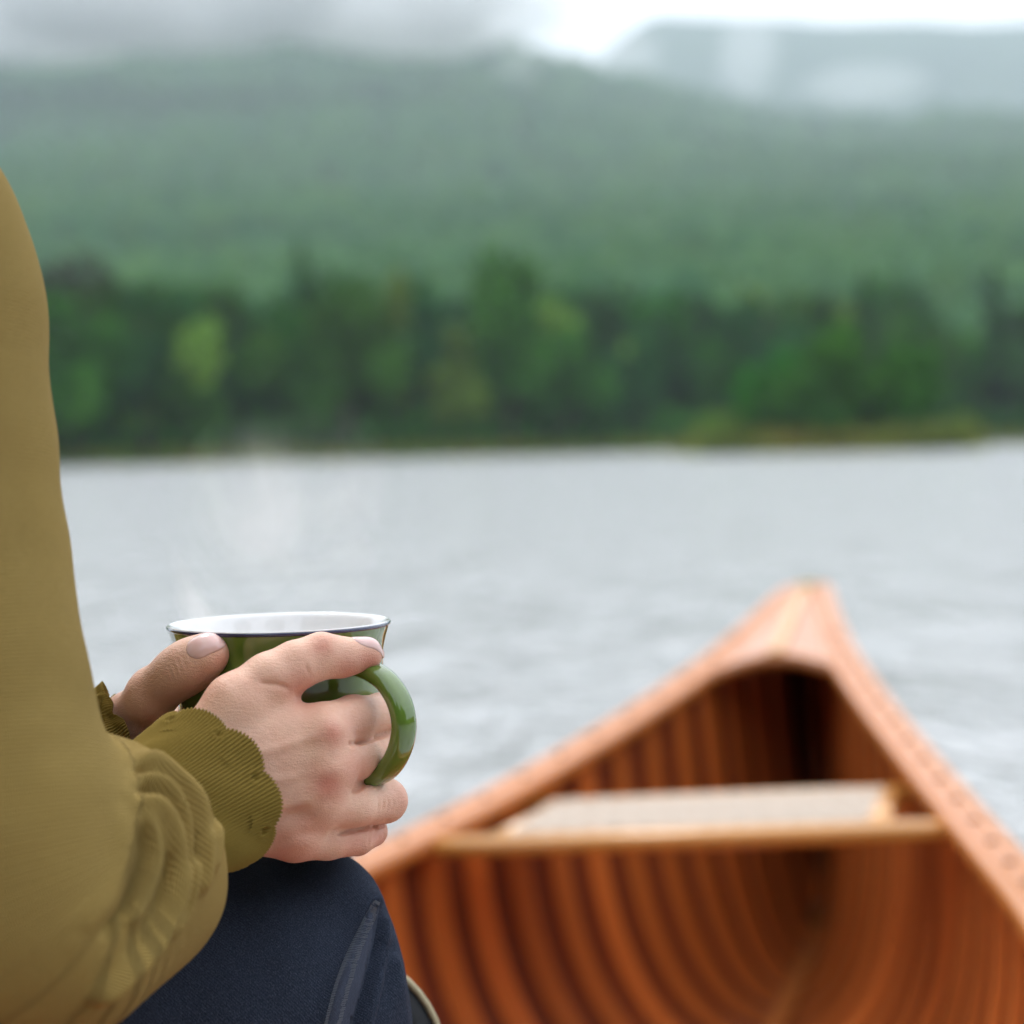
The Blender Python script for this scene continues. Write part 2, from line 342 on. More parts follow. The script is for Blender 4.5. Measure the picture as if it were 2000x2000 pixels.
def tree(x, y, z, h, w, cr, mt, label, group=None, name='broadleaf_tree'):
    r = empty(name, (x, y, z)); r.scale = (w, w, h); r.rotation_euler.z = random.uniform(0, 6.28)
    tag(r, label, 'tree', group)
    for nm, me in (('crown', crown_variant(cr, mt)), ('trunk', random.choice(TR))):
        o = bpy.data.objects.new(nm, me); COL.objects.link(o); o.parent = r
    return r
G = 'trees crowding the far lake shore'
def on_land(px, y): p = at(px, 800, y); return p.x
# spit clump and the trees that stand out
def spit_tree(px, dy, h, w, cr, mt, label, name='broadleaf_tree'): tree(spit_pt(px), SY+3+dy, -.25, h*1.04, w*1.12, cr, mt, label, 'trees on the low spit', name)
spit_tree(1545, 1, 6.6, 6.0, CR_B[0], L_bright, 'rounded bright green tree at the left end of the clump on the spit')
spit_tree(1655, 0, 7.9, 6.6, CR_B[1], L_bright, 'tallest bright green tree in the middle of the clump on the spit')
spit_tree(1610, -2, 5.2, 6.0, CR_B[3], L_mid, 'low dark bush at the foot of the tallest tree on the spit', 'bush')
spit_tree(1740, 1, 6.0, 6.0, CR_B[2], L_bright, 'middling green tree between the tallest and the rightmost spit trees')
spit_tree(1500, 0, 4.6, 4.6, CR_B[2], L_mid, 'leftmost green tree at the edge of the spit clump')
spit_tree(1805, 0, 6.8, 5.4, CR_B[1], L_bright, 'green tree at the right end of the clump on the spit')
spit_tree(1450, -1, 2.8, 4.0, CR_B[2], L_yellow, 'small yellow green bush just left of the spit clump', 'bush')
spit_tree(1890, -1, 2.4, 4.2, CR_B[0], L_yellow, 'small yellow green bush on the right tip of the spit', 'bush')
def shore_tree(px, d, h, w, cr, mt, label, group=None, name='broadleaf_tree'):
    y = 165.0
    for _ in range(8): x = on_land(px, y); y = shore(x)+d
    x = on_land(px, y); tree(x, y, height(x, y)-0.2, h, w, cr, mt, label, group, name)
shore_tree(895, 4, 7.5, 8.0, CR_B[2], L_yellow, 'pale yellow green tree at the waterline, centre of the far shore')
shore_tree(765, 14, 15.5, 6.0, CR_B[0], L_yellow, 'narrow yellowish tree left of the centre, high in the shore woods')
shore_tree(1000, 26, 18.0, 11, CR_B[1], L_bright, 'tall vivid green tree topping the woods at the centre')
shore_tree(960, 9, 11.0, 6.5, CR_B[3], L_yellow, 'light green round tree just right of the pale waterline tree')
shore_tree(150, 30, 16.5, 12, CR_B[1], L_brown, 'dark brownish treetop beside the sleeve at the left')
shore_tree(1230, 14, 9.5, 8, CR_B[0], L_yellow, 'light olive tree low on the shore left of the spit')
for i in range(150):
    px = random.uniform(-150, 2150); d = [4, 12, 22, 34, 48, 62][i % 6]+random.uniform(-3, 5)
    dark = random.random() < 0.48; con = random.random() < 0.05; h = random.uniform(9, 14)*(1+0.004*d)
    mt = L_dark if (dark or con) else (L_yellow if random.random() < 0.14 else L_mid)
    lab = {'leaf_dark': 'dark bluish green tree among the woods on the far shore', 'leaf_mid': 'mid green broadleaf tree among the woods on the far shore', 'leaf_yellow': 'pale yellowish tree among the woods on the far shore'}[mt.name]
    if con: lab = 'dark pointed conifer among the woods on the far shore'
    zone = 'beside the sleeve, left' if px < 300 else 'above the steam' if px < 760 else 'between steam and bow' if px < 1180 else 'left of the spit' if px < 1430 else 'behind the spit' if px < 1900 else 'at the right edge'
    lab = lab.replace(' among the woods on the far shore', ' in the %s of the far woods, %s' % (('waterline row', 'middle rows', 'rear rows')[i % 6//2], zone))
    shore_tree(px, d, h*(1.15 if con else 1), random.uniform(8, 12), random.choice(CR_C if con else CR_B), mt, lab, G, 'conifer_tree' if con else 'broadleaf_tree')
# hillside forest as one mass
m_for, t, b = mat('forest_canopy', (0.04, 0.09, 0.035), 0.95, 0.02); vv = coords(t)
c = rampc(t, noise(t, vv, 0.02, 5, 0.6), [(0.32, (0.018, 0.055, 0.028)), (0.5, (0.030, 0.092, 0.036)), (0.68, (0.052, 0.125, 0.036))])
c = mixc(t, attr(t, 'shade'), c, (0.075, 0.15, 0.035)); t.links.new(c, b.inputs['Base Color'])
ico = []
ph = (1+5**.5)/2
iv = np.array([(-1, ph, 0), (1, ph, 0), (-1, -ph, 0), (1, -ph, 0), (0, -1, ph), (0, 1, ph), (0, -1, -ph), (0, 1, -ph), (ph, 0, -1), (ph, 0, 1), (-ph, 0, -1), (-ph, 0, 1)])/1.9
iff = np.array([(0, 11, 5), (0, 5, 1), (0, 1, 7), (0, 7, 10), (0, 10, 11), (1, 5, 9), (5, 11, 4), (11, 10, 2), (10, 7, 6), (7, 1, 8), (3, 9, 4), (3, 4, 2), (3, 2, 6), (3, 6, 8), (3, 8, 9), (4, 9, 5), (2, 4, 11), (6, 2, 10), (8, 6, 7), (9, 8, 1)])
Vs = []; Fs = []; Sh = []; k = 0
for i in range(15000):
    y = 230+ (random.random()**1.9)*2900; x = random.uniform(-.36, .36)*(y+40)
    if y < shore(x)+55: continue
    z = height(x, y); s = random.uniform(2.2, 4.0)*(1+y/900)
    v = iv*rng.uniform(.7, 1.3, (12, 1))*[s, s, s*1.5]+[x, y, z+s]
    Vs.append(v); Fs.append(iff+12*k); Sh += [random.random()*0.45]*12; k += 1
me = npmesh('forest', np.concatenate(Vs), np.concatenate(Fs)); fattr(me, 'shade', Sh)
tag(link('forest', me, m_for), kind='stuff')

# unseen bank and leaf mass added behind the lens to hold back sky light
V = []
for i in range(60):
    a = math.radians(-120+240*i/59)
    for j in range(6): rr = 7.0+2.5*math.sin(i*.7)+j*3.5; V.append((rr*math.sin(a)*1.2, -rr*math.cos(a), -.4+min(1, j)*.6+.5*j))
Fc = [(i*6+j, i*6+j+1, (i+1)*6+j+1, (i+1)*6+j) for i in range(59) for j in range(5)]
tag(link('unseen_sky_block_ground', pydmesh('unseen_sky_block_base', V, Fc), m_bank), kind='structure')
V = []; r_ = np.random.default_rng(5)
n = 52000; a = np.radians(r_.uniform(-74, 74, n)); rr = 10.5+r_.uniform(-1.2, 5, n); z = r_.uniform(0, 1, n)**.8*8*(.8+.2*np.sin(a*9))
P = np.stack([rr*np.sin(a)*1.2, -rr*np.cos(a), z], 1); d1 = r_.normal(size=(n, 3)); d1 /= np.linalg.norm(d1, axis=1)[:, None]; d2 = np.cross(d1, r_.normal(size=(n, 3))); d2 /= np.linalg.norm(d2, axis=1)[:, None]
V = np.stack([P+d1*.34, P+d2*.28, P-d1*.34, P-d2*.28], 1).reshape(-1, 3); Q = np.arange(4*n).reshape(n, 4)
tag(link('unseen_sky_block_foliage', npmesh('unseen_sky_block_foliage', V, Q), L_dark, smooth=False), kind='stuff')

# air
def volmat(name, col, dens, aniso=0.0):
    m = bpy.data.materials.new(name); m.use_nodes = True; t = m.node_tree; t.nodes.clear(); o = N(t, 'ShaderNodeOutputMaterial')
    v = N(t, 'ShaderNodeVolumePrincipled'); v.inputs['Color'].default_value = (*col, 1); v.inputs['Density'].default_value = dens; v.inputs['Anisotropy'].default_value = aniso
    t.links.new(v.outputs[0], o.inputs['Volume']); return m, t, v
def boxmesh(x0, x1, y0, y1, z0, z1):
    V = [(x, y, z) for x in (x0, x1) for y in (y0, y1) for z in (z0, z1)]
    return pydmesh('box', V, [(0, 1, 3, 2), (4, 6, 7, 5), (0, 4, 5, 1), (2, 3, 7, 6), (0, 2, 6, 4), (1, 5, 7, 3)])
hm, _, _ = volmat('haze_air', (0.72, 0.80, 0.87), 1/5000)
tag(link('haze', boxmesh(-7000, 7000, -7000, 9500, -2.2, 1300), hm, smooth=False), kind='stuff')
def blob(name, c, r, seed, m, lvl=3, amp=.35):
    import bmesh
    bm = bmesh.new(); bmesh.ops.create_icosphere(bm, subdivisions=lvl, radius=1)
    for v in bm.verts:
        d = v.co.normalized(); v.co = d*(1+amp*mnoise.fractal(d*1.4+Vector((seed, 0, 0)), 1, 2, 3)); v.co = Vector((v.co.x*r[0], v.co.y*r[1], v.co.z*r[2]))+Vector(c)
    me = bpy.data.meshes.new(name); bm.to_mesh(me); bm.free(); return link(name, me, m)
mm, _, _ = volmat('mist_air', (1.0, 1.0, 1.0), 0.013); mm2, _, _ = volmat('thin_mist_air', (1.0, 1.0, 1.0), 0.0026)
for i, (px, py, D, rx, rz, ry) in enumerate([(0, -30, 1850, 420, 142, 150), (330, -45, 1800, 360, 150, 150), (700, -45, 1850, 330, 140, 140), (940, 0, 1900, 170, 84, 90), (860, 70, 1950, 120, 40, 60), (1005, 135, 2100, 50, 36, 45),
                                             (1462, 105, 3300, 62, 88, 110), (1690, 165, 3200, 130, 40, 100), (1225, 120, 3200, 70, 48, 90), (1010, 10, 2700, 230, 80, 150), (1130, 84, 2050, 165, 40, 60), (-420, 10, 1850, 360, 120, 160)]):
    o = blob('mist', at(px, py, D), (rx*D/F, ry, rz*D/F), i*3.3, mm if D < 2050 else mm2, amp=.2); tag(o, kind='stuff')

# ------------------------------------------------------------------ signed distance modelling
BIG = 1.0
class Field:
    def __init__(s, xs, ys, zs):
        s.a = [np.asarray(v, np.float32) for v in (xs, ys, zs)]; s.F = np.full([len(v) for v in s.a], BIG, np.float32)
    def win(s, lo, hi):
        sl = tuple(slice(max(0, int(np.searchsorted(v, l))-2), min(len(v), int(np.searchsorted(v, h))+2)) for v, l, h in zip(s.a, lo, hi))
        x, y, z = (v[q] for v, q in zip(s.a, sl)); return sl, x[:, None, None], y[None, :, None], z[None, None, :]
    def add(s, sl, d, k, sub=False):
        A = s.F[sl]
        if A.size == 0: return
        if sub: A = -A
        h = np.maximum(k-np.abs(A-d), 0)/max(k, 1e-9); o = np.minimum(A, d)-h*h*k/4
        s.F[sl] = -o if sub else o
    def cap(s, p0, p1, r0, r1, k=0.006, sub=False, mg=0.012):
        p0 = np.array(p0, np.float32); p1 = np.array(p1, np.float32); R = max(r0, r1)+max(k, mg)
        sl, x, y, z = s.win(np.minimum(p0, p1)-R, np.maximum(p0, p1)+R); b = p1-p0; L2 = float(b@b)+1e-12
        t = np.clip(((x-p0[0])*b[0]+(y-p0[1])*b[1]+(z-p0[2])*b[2])/L2, 0, 1)
        d = np.sqrt((x-p0[0]-t*b[0])**2+(y-p0[1]-t*b[1])**2+(z-p0[2]-t*b[2])**2)-(r0+(r1-r0)*t); s.add(sl, d, k, sub)
    def chain(s, pts, k=0.006, **q):
        for (p, r), (p2, r2) in zip(pts[:-1], pts[1:]): s.cap(p, p2, r, r2, k, **q)
    def ell(s, c, r, M=None, k=0.006, sub=False, mg=0.012):
        c = np.array(c, np.float32); R = max(r)+max(k, mg); sl, x, y, z = s.win(c-R, c+R); M = np.eye(3) if M is None else np.array(M)
        q = [(x-c[0])*M[0, i]+(y-c[1])*M[1, i]+(z-c[2])*M[2, i] for i in range(3)]
        k0 = np.sqrt(sum((v/w)**2 for v, w in zip(q, r))); k1 = np.sqrt(sum((v/w**2)**2 for v, w in zip(q, r)))+1e-9
        s.add(sl, (k0*(k0-1)/k1).astype(np.float32), k, sub)
    def mesh(s, name):
        S = s.F < 0; a = S.astype(np.uint8); c = sum(a[i:a.shape[0]-1+i, j:a.shape[1]-1+j, l:a.shape[2]-1+l] for i in (0, 1) for j in (0, 1) for l in (0, 1))
        act = (c > 0) & (c < 8); I = np.argwhere(act); idx = np.full(act.shape, -1, np.int32); idx[act] = np.arange(len(I))
        P = np.zeros((len(I), 3)); n = np.zeros(len(I)); F_ = s.F; X, Y, Z = s.a
        co = lambda J: np.stack([X[J[:, 0]], Y[J[:, 1]], Z[J[:, 2]]], 1).astype(float)
        for ax in range(3):
            o = [q for q in range(3) if q != ax]
            for i in (0, 1):
                for j in (0, 1):
                    A = I.copy(); A[:, o[0]] += i; A[:, o[1]] += j; B = A.copy(); B[:, ax] += 1
                    fa = F_[tuple(A.T)]; fb = F_[tuple(B.T)]; m = (fa < 0) != (fb < 0); t = (fa/(fa-fb+1e-20))[m][:, None]
                    P[m] += co(A[m])*(1-t)+co(B[m])*t; n[m] += 1
        P /= n[:, None]; Q = []
        for ax in range(3):
            o = [(ax+1) % 3, (ax+2) % 3]; sa = [slice(None)]*3; sb = [slice(None)]*3; sa[ax] = slice(0, -1); sb[ax] = slice(1, None)
            E = np.argwhere(S[tuple(sa)] != S[tuple(sb)]); E = E[(E[:, o[0]] > 0) & (E[:, o[1]] > 0) & (E[:, o[0]] < S.shape[o[0]]-1) & (E[:, o[1]] < S.shape[o[1]]-1)]
            ins = S[tuple(E.T)]; q = []
            for d0, d1 in ((1, 1), (0, 1), (0, 0), (1, 0)):
                J = E.copy(); J[:, o[0]] -= d0; J[:, o[1]] -= d1; q.append(idx[tuple(J.T)])
            q = np.stack(q, 1); q[~ins] = q[~ins][:, ::-1]; Q.append(q)
        return P, np.concatenate(Q)
def axis(lo, hi, core, fine, coarse):      # fine spacing inside core, coarse outside
    a = [core[0]]; 
    while a[-1] > lo: a.append(a[-1]-min(coarse, fine*1.25**len(a)))
    b = list(np.arange(core[0]+fine, core[1], fine)); c = [b[-1]]
    while c[-1] < hi: c.append(c[-1]+min(coarse, fine*1.25**len(c)))
    return np.array(a[::-1]+b+c[1:])
def normals(P, Q):
    n = np.cross(P[Q[:, 2]]-P[Q[:, 0]], P[Q[:, 3]]-P[Q[:, 1]]); o = np.zeros_like(P)
    for i in range(4): np.add.at(o, Q[:, i], n)
    return o/(np.linalg.norm(o, axis=1)[:, None]+1e-12)
def soft_normals(P, Q, it=8):
    n = normals(P, Q); n = smooth(n, Q, it, .6); return n/(np.linalg.norm(n, axis=1)[:, None]+1e-12)
def smooth(P, Q, it=2, f=.5, mask=None):
    for _ in range(it):
        s_ = np.zeros_like(P); c_ = np.zeros(len(P))
        for i in range(4):
            j = (i+1) % 4
            np.add.at(s_, Q[:, i], P[Q[:, j]]); np.add.at(s_, Q[:, j], P[Q[:, i]]); np.add.at(c_, Q[:, i], 1); np.add.at(c_, Q[:, j], 1)
        D = (s_/c_[:, None]-P)*f
        P = P+(D if mask is None else D*mask[:, None])
    return P
def pdist(px, py, line):                    # distance to a polyline drawn over the form, and place along it
    best = np.full(len(px), 1e9); tt = np.zeros(len(px)); L = np.asarray(line, float); m = len(L)-1
    for i in range(m):
        b = L[i+1]-L[i]; t = np.clip(((px-L[i, 0])*b[0]+(py-L[i, 1])*b[1])/(b@b+1e-9), 0, 1)
        d = np.hypot(px-L[i, 0]-t*b[0], py-L[i, 1]-t*b[1]); u = d < best; best[u] = d[u]; tt[u] = (i+t[u])/m
    return best, tt
def sculpt(P, Nn, line, w, amp, sel=None, taper=True, smoothl=True):   # raise (+) or press in (-) a soft ridge along a line on the side facing the lens
    if smoothl and len(line) > 2: line = spline(line, len(line)*6)
    px, py = proj(P); V = np.array([0, 0, H])-P; V /= np.linalg.norm(V, axis=1)[:, None]; fc = np.clip((Nn*V).sum(1)*2.2, 0, 1)
    d, t = pdist(px, py, line); g = np.exp(-(d/w)**2)*fc
    if taper:
        for e in (line[0], line[-1]): g *= 1-np.exp(-((px-e[0])**2+(py-e[1])**2)/(1.6*w+3)**2)
    if sel is not None: g = g*sel
    return P+Nn*(g*amp)[:, None]

# ------------------------------------------------------------------ the person
person = empty('person', at(-300, 2300, 0.9))
tag(person, 'person in olive knit sweater and dark jeans, both hands round the green mug', 'person')
q_ = lambda L: [(hp(x, y, d), rp(r, d)) for x, y, d, r in L]
c0 = np.array(hp(520, 1450, 0)); 
xs = axis(-0.82, 0.1, (at(150, 1450, .9).x-.005, at(815, 1450, .93).x+.004), 0.00095, 0.012)
ys = axis(0.45, 1.5, (0.80, 0.965), 0.00095, 0.012)
zs = axis(-0.1, 1.5, (at(500, 1720, .88).z, at(500, 1215, .93).z), 0.00095, 0.012)
B = Field(xs, ys, zs)
# right hand (near): back of the hand, then thumb, then four fingers
RW = (400, 1535, -.072, 88)
B.chain(q_([(60, 1775, -.165, 140), (275, 1620, -.108, 98), RW]), k=.02)
for tgt, r_ in (((630, 1421, -.060), 47), ((645, 1490, -.062), 54), ((622, 1565, -.060), 54), ((575, 1632, -.057), 50)):
    B.chain(q_([(430, 1450+(tgt[1]-1415)*.62, -.066, 74), (*tgt, r_)]), k=.012)
B.chain(q_([(410, 1450, -.070, 66), (462, 1378, -.066, 62), (528, 1330, -.060, 54), (578, 1300, -.0555, 46), (628, 1281, -.0505, 43), (665, 1284, -.0455, 37), (714, 1279, -.0395, 33)]), k=.004)
# thumb web
B.chain(q_([(500, 1400, -.060, 52), (545, 1392, -.058, 36)]), k=.008)
B.chain(q_([(632, 1421, -.060, 48), (690, 1402, -.0435, 43), (745, 1394, -.020, 38)]), k=.003)
B.chain(q_([(745, 1394, -.020, 38), (748, 1392, .016, 33), (700, 1388, .050, 31), (655, 1388, .056, 29)]), k=.004)
B.chain(q_([(645, 1492, -.061, 47), (700, 1478, -.043, 41.5), (746, 1466, -.020, 38)]), k=.0035)
B.chain(q_([(746, 1466, -.020, 38), (746, 1468, .016, 33), (700, 1470, .050, 31), (640, 1470, .058, 29)]), k=.0015)
B.chain(q_([(622, 1567, -.060, 50), (690, 1572, -.047, 42.5), (752, 1564, -.027, 44)]), k=.0025)
B.chain(q_([(752, 1563, -.027, 43), (748, 1560, .014, 35), (690, 1558, .042, 31)]), k=.0015)
B.chain(q_([(575, 1636, -.057, 47), (640, 1640, -.048, 38), (698, 1638, -.036, 33)]), k=.0025)
B.chain(q_([(698, 1638, -.036, 33), (727, 1624, -.022, 29.5), (722, 1612, -.006, 26)]), k=.0012)
for x, y, d, r_ in ((640, 1428, -.069, 22), (642, 1500, -.071, 25), (622, 1556, -.070, 26), (580, 1622, -.065, 24)): B.ell(hp(x, y, d), (rp(r_, d), .0055, rp(r_, d)), k=.009)
# left hand (far): thumb over the near side of the mug, palm and fingers behind it
B.chain(q_([(-260, 1760, .14, 160), (60, 1545, .06, 105), (165, 1500, .030, 66), (215, 1462, .015, 46)]), k=.02)
B.chain(q_([(195, 1462, .012, 46), (250, 1408, -.006, 45), (300, 1353, -.022, 42), (345, 1317, -.034, 41), (375, 1297, -.0405, 40.5), (408, 1276, -.0445, 39.5)]), k=.010)
for i, y in enumerate((1420, 1480, 1540, 1590)):
    B.chain(q_([(215, 1470+8*i, .030, 38), (318, y+5, .034, 46)]), k=.010)
    B.chain(q_([(318, y+5, .034, 46), (400, y-5, .054, 36), (480, y-10, .062, 32), (545, y-10, .0625, 29)]), k=.003)
# arms, trunk, neck, head and legs under the clothes
B.chain(q_([(60, 1775, -.165, 165), (30, 1790, -.165, 175), (-90, 1100, -.14, 190), (-260, 560, -.12, 210)]), k=.02)
B.chain(q_([(-380, 1800, .17, 190), (-600, 1200, .21, 180), (-620, 560, .20, 210)]), k=.02)
B.chain(q_([(-290, 560, -.10, 210), (-640, 460, .05, 280), (-620, 540, .17, 230)]), k=.05)
B.chain(q_([(-640, 700, .03, 430), (-760, 1300, .02, 470), (-850, 1850, .02, 500), (-900, 2250, .01, 540)]), k=.05)
B.chain(q_([(-640, 420, .04, 230), (-620, 100, .04, 210)]), k=.04)
hc = hp(-600, -210, .04); B.ell(hc, (.092, .078, .112), k=.01, mg=.03); B.ell(hc+Vector((.035, 0, -.055)), (.062, .055, .062), k=.03, mg=.03)
B.ell(hc+Vector((.098, 0, -.02)), (.014, .011, .024), k=.012, mg=.03); B.ell(hc+Vector((.086, 0, -.058)), (.010, .022, .007), k=.006, mg=.03)
for s_ in (-1, 1): B.ell(hc+Vector((-.005, .078*s_, -.02)), (.016, .008, .030), k=.005, mg=.03); B.ell(hc+Vector((.078, .03*s_, 0)), (.012, .014, .010), k=.004, mg=.03)
KN = hp(505, 1965, 0); 
B.chain([(hp(-850, 2320, -.09), .085), (KN, .042), (Vector((KN.x+.02, KN.y+.02, .02)), .036), (Vector((KN.x+.15, KN.y+.04, -.02)), .030)], k=.02)
KL = hp(60, 2080, .22)
B.chain([(hp(-850, 2320, .13), .085), (KL, .042), (Vector((KL.x+.02, KL.y+.02, .02)), .036), (Vector((KL.x+.15, KL.y+.04, -.02)), .030)], k=.02)
P, Q = B.mesh('body'); P = smooth(P, Q, 2, .5); Nn = normals(P, Q)
hand = ((P[:, 0] > at(215, 1450, .9).x) & (P[:, 1] > .78) & (P[:, 2] > .6)).astype(float)
def sc(line, w, a, **k):
    global P
    P = sculpt(P, Nn, line, w, a, hand, **k)
# grooves between the fingers, tendons, knuckle and joint creases
sc([(688, 1452), (725, 1443), (768, 1427)], 4.2, -.0032, taper=False)
sc([(655, 1630), (700, 1620), (745, 1610), (765, 1600)], 4, -.0022)
sc([(676, 1545), (700, 1538), (735, 1512), (752, 1490)], 6, -.0022)
sc([(573, 1354), (600, 1364), (650, 1366), (740, 1349)], 5, -.0010)
sc([(560, 1520), (600, 1512), (690, 1452)], 16, -.0011); sc([(520, 1590), (590, 1588), (672, 1548)], 15, -.0012); sc([(500, 1645), (580, 1632), (655, 1628)], 13, -.0012)
sc([(480, 1480), (560, 1455), (640, 1432)], 12, .0009); sc([(470, 1530), (560, 1520), (640, 1500)], 11, .0006); sc([(480, 1590), (560, 1575), (625, 1562)], 11, .0010); sc([(500, 1640), (560, 1628), (590, 1620)], 9, .0008)
sc([(500, 1333), (540, 1337), (575, 1350)], 5, -.0012)
sc([(478, 1330), (560, 1345), (640, 1400)], 20, -.0008)
for k_ in range(4): sc([(603+8*k_, 1243-1*k_), (612+8*k_, 1262), (617+7*k_, 1280)], 2.2, -.00040)
sc([(594, 1292), (600, 1308), (606, 1322)], 3, -.0006)
for k_ in range(4): sc([(325+9*k_, 1296-7*k_), (333+9*k_, 1316-7*k_), (338+9*k_, 1336-7*k_)], 2.6, -.00032)
for x_, y_ in ((740, 1570), (722, 1636)):
    for k_ in range(4): sc([(x_+8*k_, y_-16+k_), (x_+10*k_-1, y_+2), (x_+7*k_-3, y_+20)], 2.4, -.00035)
sc([(738, 1612), (733, 1628), (726, 1644)], 3, -.0007)
px, py = proj(P); P = smooth(P, Q, 14, .5, hand*np.exp(-(((px-752)/34)**2+((py-1392)/34)**2)**2)); Nn = normals(P, Q)
px, py = proj(P); near = (P[:, 1] < .9)
red = np.zeros(len(P))
for x, y, r_, a in ((650, 1432, 28, .55), (640, 1532, 32, .7), (600, 1610, 30, .35), (628, 1262, 26, .5), (725, 1300, 34, .75), (690, 1318, 40, .6), (440, 1290, 24, .4), (790, 1560, 30, .3), (700, 1420, 45, .3), (700, 1500, 40, .4), (740, 1640, 34, .5), (400, 1335, 30, .2), (560, 1680, 60, .45), (700, 1655, 40, .4), (590, 1345, 40, .5), (520, 1640, 50, .25)):
    red = np.maximum(red, a*np.exp(-((px-x)**2+(py-y)**2)/r_**2))
me = npmesh('body', P, Q); fattr(me, 'red', red); body = link('body', me, M_skin, person)
BV = BVHTree.FromPolygons([Vector(p) for p in P], Q.tolist()) if len(Q) < 900000 else None
def nail(c, a, n, L, Wd, sink=0.0):
    a = Vector(a).normalized(); n = Vector(n); n = (n-a*n.dot(a)).normalized(); b = n.cross(a); V = []; nu, nv = 22, 17
    for i in range(nu):
        u = -1+2*i/(nu-1)
        for j in range(nv):
            v = -1+2*j/(nv-1)
            wu = (1-max(0, -u)**3.2*0.45)*(1-max(0, u)**5*0.35); uu = u*(1-0.10*v*v*(1 if u > 0 else 1.6))
            p = Vector(c)+a*(uu*L/2)+b*(v*wu*Wd/2)+n*.03
            hit = BV.ray_cast(p, -n, .036)[0] or (p-n*.034)
            e = max(abs(u)**4, abs(v)**4); lift = .00045-.0009*e+.0006*max(0, u)**2*(1-abs(v)**4)
            V.append(hit+n*lift)
    W_ = np.array([tuple(v) for v in V]).reshape(nu, nv, 3)
    for _ in range(3): W_[1:-1, 1:-1] = (W_[:-2, 1:-1]+W_[2:, 1:-1]+W_[1:-1, :-2]+W_[1:-1, 2:]+4*W_[1:-1, 1:-1])/8
    Fc = [(i*nv+j, i*nv+j+1, (i+1)*nv+j+1, (i+1)*nv+j) for i in range(nu-1) for j in range(nv-1)]
    o = link('fingernail', pydmesh('fingernail', W_.reshape(-1, 3), Fc), M_nail, person); md = o.modifiers.new('t', 'SOLIDIFY'); md.thickness = .0004; md.offset = -1
RT = CAMR @ Vector((1, 0, 0)); UPV = CAMR @ Vector((0, 1, 0)); FW = CAMR @ Vector((0, 0, -1))
nail(hp(409, 1266, -.0445), RT*.80+UPV*.55-FW*.05, -RT*.28+UPV*.30-FW*.92, .0150, .0112)
nail(hp(717, 1262, -.040), RT*.98+UPV*.02+FW*.22, UPV*.84-FW*.55, .0148, .0098)

# ------------------------------------------------------------------ sweater sleeves and trunk
def knit_attrs(me, P, segs):                # place along and round the limb, for the knit
    C = spline([tuple(q) for q in segs], 12*len(segs)); T = np.gradient(C, axis=0); T /= np.linalg.norm(T, axis=1)[:, None]
    al = np.zeros(len(P)); best = np.full(len(P), 1e9); R_ = np.zeros((len(P), 3)); TT = np.zeros((len(P), 3)); s0 = 0
    for i in range(len(C)-1):
        b = C[i+1]-C[i]; L = np.linalg.norm(b); b /= L; t = (P-C[i])@b; tc = t if i in (0, len(C)-2) else np.clip(t, 0, L)
        tc = np.minimum(t, L) if i == 0 else np.maximum(t, 0) if i == len(C)-2 else tc; r = P-C[i]-tc[:, None]*b; d = np.linalg.norm(r, axis=1); u = d < best; best[u] = d[u]
        al[u] = s0+tc[u]; R_[u] = r[u]; f = np.clip(tc[u]/L, 0, 1)[:, None]; TT[u] = T[i]*(1-f)+T[i+1]*f; s0 += L
    e1 = np.cross(TT, [0.25, 1.0, 0.1]); e1 /= np.linalg.norm(e1, axis=1)[:, None]; e2 = np.cross(TT, e1); rd = np.arctan2((R_*e2).sum(1), (R_*e1).sum(1))
    fattr(me, 'along', al); fattr(me, 'round', rd)
lo = hp(-560, 2100, -.20); hi_ = hp(470, 180, 0.05)
S = Field(axis(-.345, -.095, (-.205, -.112), .0011, .0024), axis(.60, .93, (.70, .84), .0013, .0024), axis(.40, 1.06, (at(300, 1930, .8).z, at(300, 1420, .8).z), .0011, .0024))
S.chain(q_([(-270, 470, -.125, 300), (-245, 560, -.125, 300), (-215, 660, -.128, 290), (-165, 870, -.135, 258), (-126, 1100, -.14, 248), (-94, 1270, -.15, 236), (-60, 1400, -.155, 228), (4, 1600, -.165, 230), (30, 1780, -.165, 240)]), k=.012)
S.chain(q_([(38, 1780, -.165, 242), (170, 1705, -.135, 218), (245, 1652, -.115, 190), (302, 1606, -.098, 172)]), k=.018)
S.chain(q_([(130, 1840, -.16, 160), (270, 1745, -.118, 118), (330, 1690, -.10, 85)]), k=.02)
ax_ = (Vector(hp(403, 1546, -.070))-Vector(hp(290, 1612, -.103))).normalized(); ec = hp(276, 1620, -.105)
sl, x, y, z = S.win((-1, 0, 0), (1, 2, 2)); ax_ = (ax_+Vector((0, 0, .14))).normalized()
d = ((x-ec.x)*ax_.x+(y-ec.y)*ax_.y+(z-ec.z)*ax_.z).astype(np.float32); ds_ = (np.sqrt((x-ec.x)**2+(y-ec.y)**2+(z-ec.z)**2)-.048).astype(np.float32)
d = np.minimum(d, -ds_); A = S.F; kk = .008; h = np.maximum(kk-np.abs(A-d), 0)/kk; S.F = np.maximum(A, d)+h*h*kk/4
P, Q = S.mesh('s'); P = smooth(P, Q, 6, .5)
